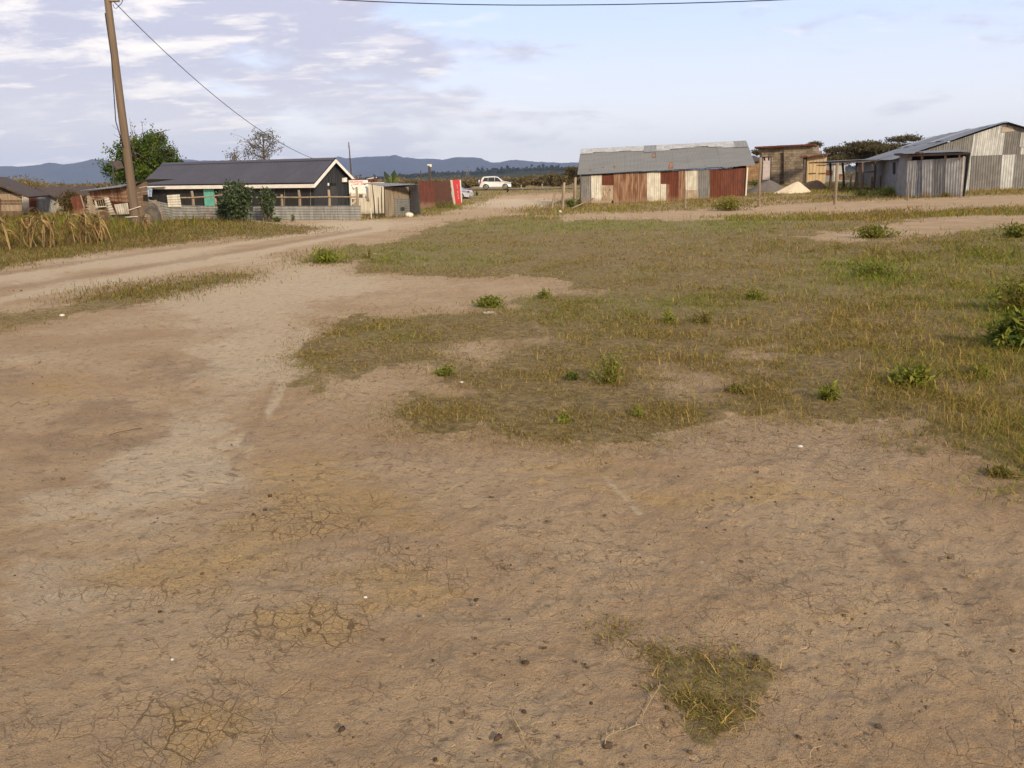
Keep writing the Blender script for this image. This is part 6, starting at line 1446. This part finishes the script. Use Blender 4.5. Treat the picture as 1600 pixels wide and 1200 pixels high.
acacia(1268, 130, 221.5, 20, 'thin acacia top above the roof of the stone house', 7, 1)
acacia(897, 128, 264, 40, 'dark acacia on the far side of the road left of the iron shed', 8, 3)
# scrub along the far side of the tarmac road
sp_ = [(726, 286, 30), (742, 284, 26), (760, 286, 24), (700, 288, 30), (680, 289, 26), (655, 290, 26), (808, 281, 34), (826, 276, 30), (846, 277, 32), (868, 273, 34), (886, 272, 30), (903, 270, 26), (790, 284, 24), (836, 282, 24), (858, 283, 24), (877, 281, 22), (640, 291, 24), (715, 290, 22)]
lbl = ['low brown thicket behind the silver sedan', 'rounded brown thicket left of the white car', 'low scrub right behind the tail of the white car', 'brown scrub over the red upright panel', 'brown scrub above the dark brown fence', 'brown scrub above the red rusted sheet', 'tall olive bush just ahead of the white car', 'broad olive bush behind the first verge post',
       'broad bush behind the stout verge post', 'tall thicket left of the dark acacia', 'thicket under the dark acacia', 'thicket touching the left end of the shed roof', 'low bush behind the bonnet of the white car', 'smaller bush in front of the broad olive bush', 'smaller bush in front of the tall thicket', 'low bush near the middle roadside post', 'brown scrub above the small grey shed', 'low scrub above the cream edge board']
for i, ((x, y, wpx), lb) in enumerate(zip(sp_, lbl)):
    d = 124+(i*37 % 22); g0 = ground_at(x, d); tp = upto(g0, y-1); hp = (tp[2]-g0[2])*F_PX/((g0-CAM)@FW)
    bush('thorn_bush', x, 0, wpx*1.15, max(hp, 8)*1.15, lb, 'bush', [(.17, .14, .065), (.13, .115, .055), (.21, .155, .08), (.11, .09, .05)], .34, 18, 1700, dd=d, asp=.6, group='thorn bushes beyond the road', yr=1.0)
b0 = ground_at(776, 99); bush('dark_marker_weed', 793, 300.5, 5, 7, 'small dark clump on the near verge below the white car', 'weed', [(.05, .04, .03)], .14, 6, 160)
bush('dark_marker_weed', 745, 306, 5, 7, 'small dark green clump on the verge right of the silver sedan', 'weed', DG, .14, 6, 160)

# ---------------------------------------------------------------- small things on the soil
def rock(name, px, py, wpx, mt, label, cat, seed, flat=.6):
    b0 = G(px, py); s = F_PX/((b0-CAM)@FW); R = wpx/2/s; bm = bmesh.new(); bmesh.ops.create_icosphere(bm, subdivisions=3, radius=1)
    for v in bm.verts:
        n = 1+.35*(float(fbm(np.array(v.co.x*1.5+seed), np.array(v.co.y*1.5+v.co.z), seed, 3))-.5)*2; v.co = Vector((v.co.x*R*n, v.co.y*R*n*.8, v.co.z*R*n*flat+R*flat*.5))
    me = bpy.data.meshes.new(name); bm.to_mesh(me); bm.free(); me.materials.append(mt); ob = bpy.data.objects.new(name, me); ob.location = [b0[0], b0[1], b0[2]-.0]; COL.objects.link(ob); return tag(ob, label, cat)
rock('clod', 1181, 1029, 13, m['stone'], 'dark clod at the upper right of the near dry grass mat', 'clod', 3)
rock('clod', 1182, 1103, 10, m['stone'], 'brown round clod at the lower right of the near dry grass mat', 'clod', 5)
rock('clod', 1372, 1136, 11, m['stone'], 'brown clod alone on the soil in the lower right', 'clod', 8)
rock('clod', 950, 1166, 17, m['stone'], 'dark clod beside the thin dry runner at the bottom', 'clod', 9)
rock('clod', 1476, 923, 9, m['stone'], 'small dark clod on the faint track at the right', 'clod', 12)
rock('clod', 483, 985, 8, m['stone'], 'small dark clod on the ochre cracked patch', 'clod', 14)
rock('clod', 414, 797, 7, m['stone'], 'tiny dark clod above the cracked ochre soil', 'clod', 17)
rock('pebble', 571, 934, 6, m['paper'], 'tiny white pebble right of the cracked ochre soil', 'pebble', 18)
rock('pebble', 269, 1031, 5, m['paper'], 'tiny white pebble on the smooth soil at lower left', 'pebble', 19)
rock('litter', 721, 598, 7, m['paper'], 'scrap of white litter beside the round green tuft', 'litter', 20, .4)
rock('litter', 97, 494, 8, m['paper'], 'scrap of white litter on the grass strip at the left', 'litter', 21, .5)
rock('ball', 875.5, 332.5, 5, m['paper'], 'small white ball in the grass below the three posts', 'ball', 22, 1)
rock('flat_stone', 764, 489, 19, m['slate'], 'flat pale stone lying on the grass edge', 'stone', 23, .15)
rock('litter', 1250, 698, 8, m['paper'], 'crumpled white scrap on the soil at the right', 'litter', 24, .4)
def pebbles():
    n = 2900; px = rng.uniform(-300, 1900, n); py = 420+(1260-420)*rng.uniform(0, 1, n)**.9
    P, ok = unproj(px, py, 60, 160); g, gr, qx, qy = masks(P[:, 0], P[:, 1]); dens = fbm(P[:, 0]*.9, P[:, 1]*.9, 71, 3); dk_ = blob(px, py, [(450, 690, 160, 40, .5), (560, 700, 80, 30, .4), (1300, 1000, 300, 160, .25), (1000, 980, 200, 100, .2), (480, 930, 150, 60, .2)])
    k = ok & (g < .4) & (rng.uniform(0, 1, n) < np.clip((dens-.38)*2.2+dk_, .05, 1)); P = P[k]; n = len(P); r = np.hypot(P[:, 0], P[:, 1])
    base = np.array([(1, 0, 0), (-1, 0, 0), (0, 1, 0), (0, -1, 0), (0, 0, 1), (0, 0, -1)] + [(a*.62, b*.62, c*.5) for a in (-1, 1) for b in (-1, 1) for c in (-1, 1)], float)
    F = []; 
    for sx_ in (0, 1):
        for sy_ in (2, 3):
            for sz_ in (4, 5):
                ci = 6+(0 if sx_ == 1 else 4)+(0 if sy_ == 3 else 2)+(0 if sz_ == 5 else 1); tri = [(sx_, sy_, ci), (sy_, sz_, ci), (sz_, sx_, ci)]
                for t_ in tri:
                    a, b_, c = (base[i] for i in t_); F.append(t_ if np.dot(np.cross(b_-a, c-a), a+b_+c) > 0 else t_[::-1])
    F = np.array(F); sz = np.minimum(rng.lognormal(-5.75, .50, n), .013)*(1+.10*r); sc = sz[:, None, None]*rng.uniform(.6, 1.3, (n, 1, 3))*np.array([1, .9, .6])
    j = 1+rng.uniform(-.2, .2, (n, len(base), 1)); a = rng.uniform(0, 2*PI, n); ca, sa = np.cos(a), np.sin(a); B = base[None]*j*sc
    X_ = B[..., 0]*ca[:, None]-B[..., 1]*sa[:, None]; Y_ = B[..., 0]*sa[:, None]+B[..., 1]*ca[:, None]
    co = np.stack([X_+P[:, 0:1], Y_+P[:, 1:2], B[..., 2]+P[:, 2:3]+sz[:, None]*.3+.004], -1).reshape(-1, 3)
    f = (F[None]+(np.arange(n)*len(base))[:, None, None]).reshape(-1, 3)
    cols = pick_col(n, [(.085, .058, .04), (.14, .095, .062), (.24, .175, .12), (.30, .22, .14)], (3, 4, 3, .3)); cols = np.repeat(cols, len(base), 0)
    o = np_mesh('pebbles', co, [f], [PEB], cols); tag(o, 'scattered dark crumbs of soil and small pebbles', None, None, 'stuff')
PEB = leaf_mat('pebble_soil', 0.0, .95)
pebbles()
def runners():
    for i, (pts, lb) in enumerate([([(945, 1168), (955, 1155), (975, 1146), (1000, 1140)], 'thin dry runner of grass beside the dark clod at the bottom'), ([(1020, 1160), (1003, 1140), (1005, 1120), (1028, 1085), (1035, 1075)], 'pale jointed grass runner creeping from the near grass mat'), ([(800, 1115), (808, 1140), (820, 1165), (845, 1195)], 'dry twisted runner at the bottom near the middle'),
                                   ([(1160, 1105), (1180, 1122)], 'short straw lying right of the near grass mat'), ([(170, 683), (200, 677), (222, 672)], 'dark twig lying on the brown soil at the left'), ([(17, 638), (32, 631)], 'short dark twig near the left edge'), ([(1265, 1190), (1270, 1178), (1285, 1170)], 'small curl of straw at the bottom right')]):
        P = [G(*p)+V3(0, 0, .012+.008*(k % 2)) for k, p in enumerate(pts)]
        s_ = []; 
        for k in range(len(P)-1): s_ += [P[k], (P[k]+P[k+1])/2+V3(rng.uniform(-.006, .006), rng.uniform(-.006, .006), .004)]
        s_.append(P[-1]); mt = STRAW if i in (0, 1, 2, 3, 6) else m['wooddk']
        def f(b):
            b.tube(s_, .0014+.0012*(i == 4), mt, 5)
            if i in (0, 1, 2):
                for k in range(1, len(s_)-1):
                    for s2 in (-1, 1): d = nrm(s_[k+1]-s_[k-1]); sd_ = V3(-d[1], d[0], 0)*s2; b.add([s_[k], s_[k]+sd_*.003+d*.008, s_[k]+sd_*.010+d*.018+V3(0, 0, .006), s_[k]+sd_*.002+d*.012], [(0, 1, 2, 3)], mt)
        single('dry_runner' if i < 4 or i == 6 else 'twig', P[0], f, lb, 'grass runner' if i < 4 or i == 6 else 'twig')
runners()

# ---------------------------------------------------------------- hills and mountains
def hillmat(name, c1, c2, sc):
    M = bpy.data.materials.new(name); M.use_nodes = True; nt = M.node_tree; b = nt.nodes['Principled BSDF']; P = nd(nt, 'ShaderNodeNewGeometry').outputs['Position']
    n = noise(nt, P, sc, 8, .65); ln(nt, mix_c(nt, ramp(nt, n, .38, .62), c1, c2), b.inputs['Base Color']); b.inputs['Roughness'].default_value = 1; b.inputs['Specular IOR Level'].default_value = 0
    bp = nd(nt, 'ShaderNodeBump'); bp.inputs['Strength'].default_value = .8; bp.inputs['Distance'].default_value = .15/sc; ln(nt, n, bp.inputs['Height']); ln(nt, bp.outputs[0], b.inputs['Normal']); return M
def hill(name, prof, d, depth, mt, rough, seed, nx=900, ny=26, pxr=(-900, 2600), foot=-12, spur=.25):
    xs = np.linspace(*pxr, nx); ys = np.interp(xs, [p[0] for p in prof], [p[1] for p in prof])
    base = np.array([A(x, 280, d) for x in xs]); ztop = np.array([zat(b_, y) for b_, y in zip(base, ys)])
    az = xs/60.0
    co = []; 
    for j in range(ny+1):
        v = j/ny                          # 0 front foot .. .6 crest .. 1 back
        yy = -depth*(.62-v) if True else 0
        hprof = math.sin(min(1, v/.62)*PI/2)**1.25 if v <= .62 else math.cos((v-.62)/.38*PI/2)
        for i in range(nx):
            rel = base[i][:2]/np.linalg.norm(base[i][:2]); sp = (fbm(np.array(az[i]*1.6), np.array(v*2.4), seed, 5)-.5)*spur*(1-abs(v-.62)/.62)*(0 if v == .62 else 1)
            p = base[i][:2]+rel*yy; z = foot+(ztop[i]-foot)*max(0, min(1.0, hprof*(1+(sp if abs(v-.62) > .02 else 0)))); co.append((p[0], p[1], z))
    co = np.array(co); j_ = np.round(.62*ny)
    co[:, 2] += rough*(fbm(co[:, 0]/(d*.0035), co[:, 1]/(d*.0035), seed+9, 3)-.5)
    idx = np.arange((ny+1)*nx).reshape(ny+1, nx); q = np.stack([idx[:-1, :-1], idx[:-1, 1:], idx[1:, 1:], idx[1:, :-1]], -1).reshape(-1, 4)
    o = np_mesh(name, co, [q], [mt], smooth=True); return tag(o, None, None, None, 'structure')
MPROF = [(-900, 262), (-300, 258), (-60, 263), (0, 260.6), (15, 260), (35, 260.4), (55, 259.6), (70, 257), (80, 255), (90, 256), (100, 258), (110, 257), (130, 253.5), (150, 250), (168, 250.8), (200, 252), (235, 250), (270, 249.3), (300, 249), (312, 251), (340, 251), (370, 250.5), (430, 252), (480, 251), (515, 249.5), (522, 248), (531, 245), (541, 247), (550, 247), (572, 245), (591, 244.3), (621, 243.7), (632, 247.6), (648, 248), (676, 248), (694, 249.7), (709, 246.2), (722, 245.6), (737.5, 246), (752.5, 248.4), (758, 251.3), (770, 254), (781, 254), (790, 252), (797, 250.6), (810, 250.4), (832, 252.7), (850, 254), (880, 254.5), (905, 253.3), (1000, 256), (1180, 262), (1300, 263), (1600, 266), (2600, 262)]
hill('mountains', MPROF, 6500, 2400, hillmat('haze_blue_scrub', (.034, .050, .082), (.050, .066, .092), 0.007), 9, 5, nx=1400, foot=-30, spur=.35)  # blue of the distance haze is painted into the scrub colour
RPROF = [(-900, 283), (0, 288), (200, 287), (420, 284), (560, 281), (620, 277), (640, 275), (660, 273.8), (700, 271.5), (735, 270.8), (770, 268), (800, 266.3), (830, 265), (860, 263.2), (880, 265), (905, 268), (960, 270), (1100, 268), (1200, 264), (1320, 262), (1450, 261), (1700, 258), (2600, 262)]
hill('forested_ridge', RPROF, 1900, 1100, hillmat('forest', (.022, .032, .022), (.050, .052, .032), .012), 3, 15, nx=1800, ny=22, foot=-14, spur=.2)
def ridge_trees():
    n = 4200; px = rng.uniform(560, 1500, n); ytop = np.interp(px, [p[0] for p in RPROF], [p[1] for p in RPROF]); base = np.array([A(x, 280, 1900) for x in px]); C = []
    for b_, y in zip(base, ytop): C.append((b_[0], b_[1], zat(b_, y)))
    C = np.array(C); C[:, 1] += rng.uniform(-260, 30, n); C[:, 2] -= np.clip(-(C[:, 1]-base[:, 1]), 0, 400)*.030; sz = rng.uniform(2.2, 6.5, n)*(1+1.0*(rng.uniform(0, 1, n) > .96))
    cl = np.repeat(C, 9, 0); s9 = np.repeat(sz, 9); N = len(cl); cl = cl+rng.normal(0, .32, (N, 3))*s9[:, None]
    co, q, cc = leaves(cl, s9*.9, pick_col(N, [(.022, .032, .02), (.035, .042, .026), (.016, .024, .016)], (1, 1, 1)), .9)
    o = np_mesh('forest', co, [q], [LEAF], cc); tag(o, 'dark bushy woodland covering the distant low ridge', None, None, 'stuff')
ridge_trees()
# scattered scrub on the plain between the road and the ridge
def plain_scrub():
    n = 5200; px = rng.uniform(-300, 1900, n); r = np.exp(rng.uniform(math.log(190), math.log(1400), n)); d = np.array([ray(x, 285.) for x in px]); d = d/np.hypot(d[:, 0], d[:, 1])[:, None]
    P = np.stack([d[:, 0]*r, d[:, 1]*r], 1); C = np.column_stack([P, H(P[:, 0], P[:, 1])]); sz = rng.uniform(.5, 1.3, n)*(1+r/900)*(1+.6*(rng.uniform(0, 1, n) > .95))
    cl = np.repeat(C, 24, 0); s = np.repeat(sz, 24); N = len(cl); cl = cl+rng.normal(0, .60, (N, 3))*s[:, None]*np.array([1.5, 1.5, .38]); cl[:, 2] += s*.5
    co, q, cc = leaves(cl, s*.42, pick_col(N, [(.17, .13, .075), (.11, .10, .055), (.21, .155, .09)], (1, 1, 1)), .8)
    o = np_mesh('scrub', co, [q], [LEAF], cc); tag(o, 'brown scrub scattered over the plain towards the ridge', None, None, 'stuff')
plain_scrub()

# ---------------------------------------------------------------- haze
def haze():
    b = MB(); b.box((0, 4000, 240), V3(40000, 0, 0), V3(0, 30000, 0), V3(0, 0, 600), None) if False else None
    me = bpy.data.meshes.new('haze'); bm = bmesh.new(); bmesh.ops.create_cube(bm, size=1); bm.to_mesh(me); bm.free()
    o = bpy.data.objects.new('haze', me); COL.objects.link(o); lo, hi = -42, 420; o.scale = (22500, 22500, hi-lo); o.location = (0, 0, (lo+hi)/2); o['kind'] = 'stuff'
    M = bpy.data.materials.new('haze'); M.use_nodes = True; nt = M.node_tree; nt.nodes.clear(); out = nd(nt, 'ShaderNodeOutputMaterial'); v = nd(nt, 'ShaderNodeVolumePrincipled')
    v.inputs['Color'].default_value = (.58, .70, 1.0, 1); v.inputs['Density'].default_value = HAZE; v.inputs['Anisotropy'].default_value = 0.1
    ln(nt, v.outputs[0], out.inputs['Volume']); me.materials.append(M)
HAZE = 8.5e-5
haze()
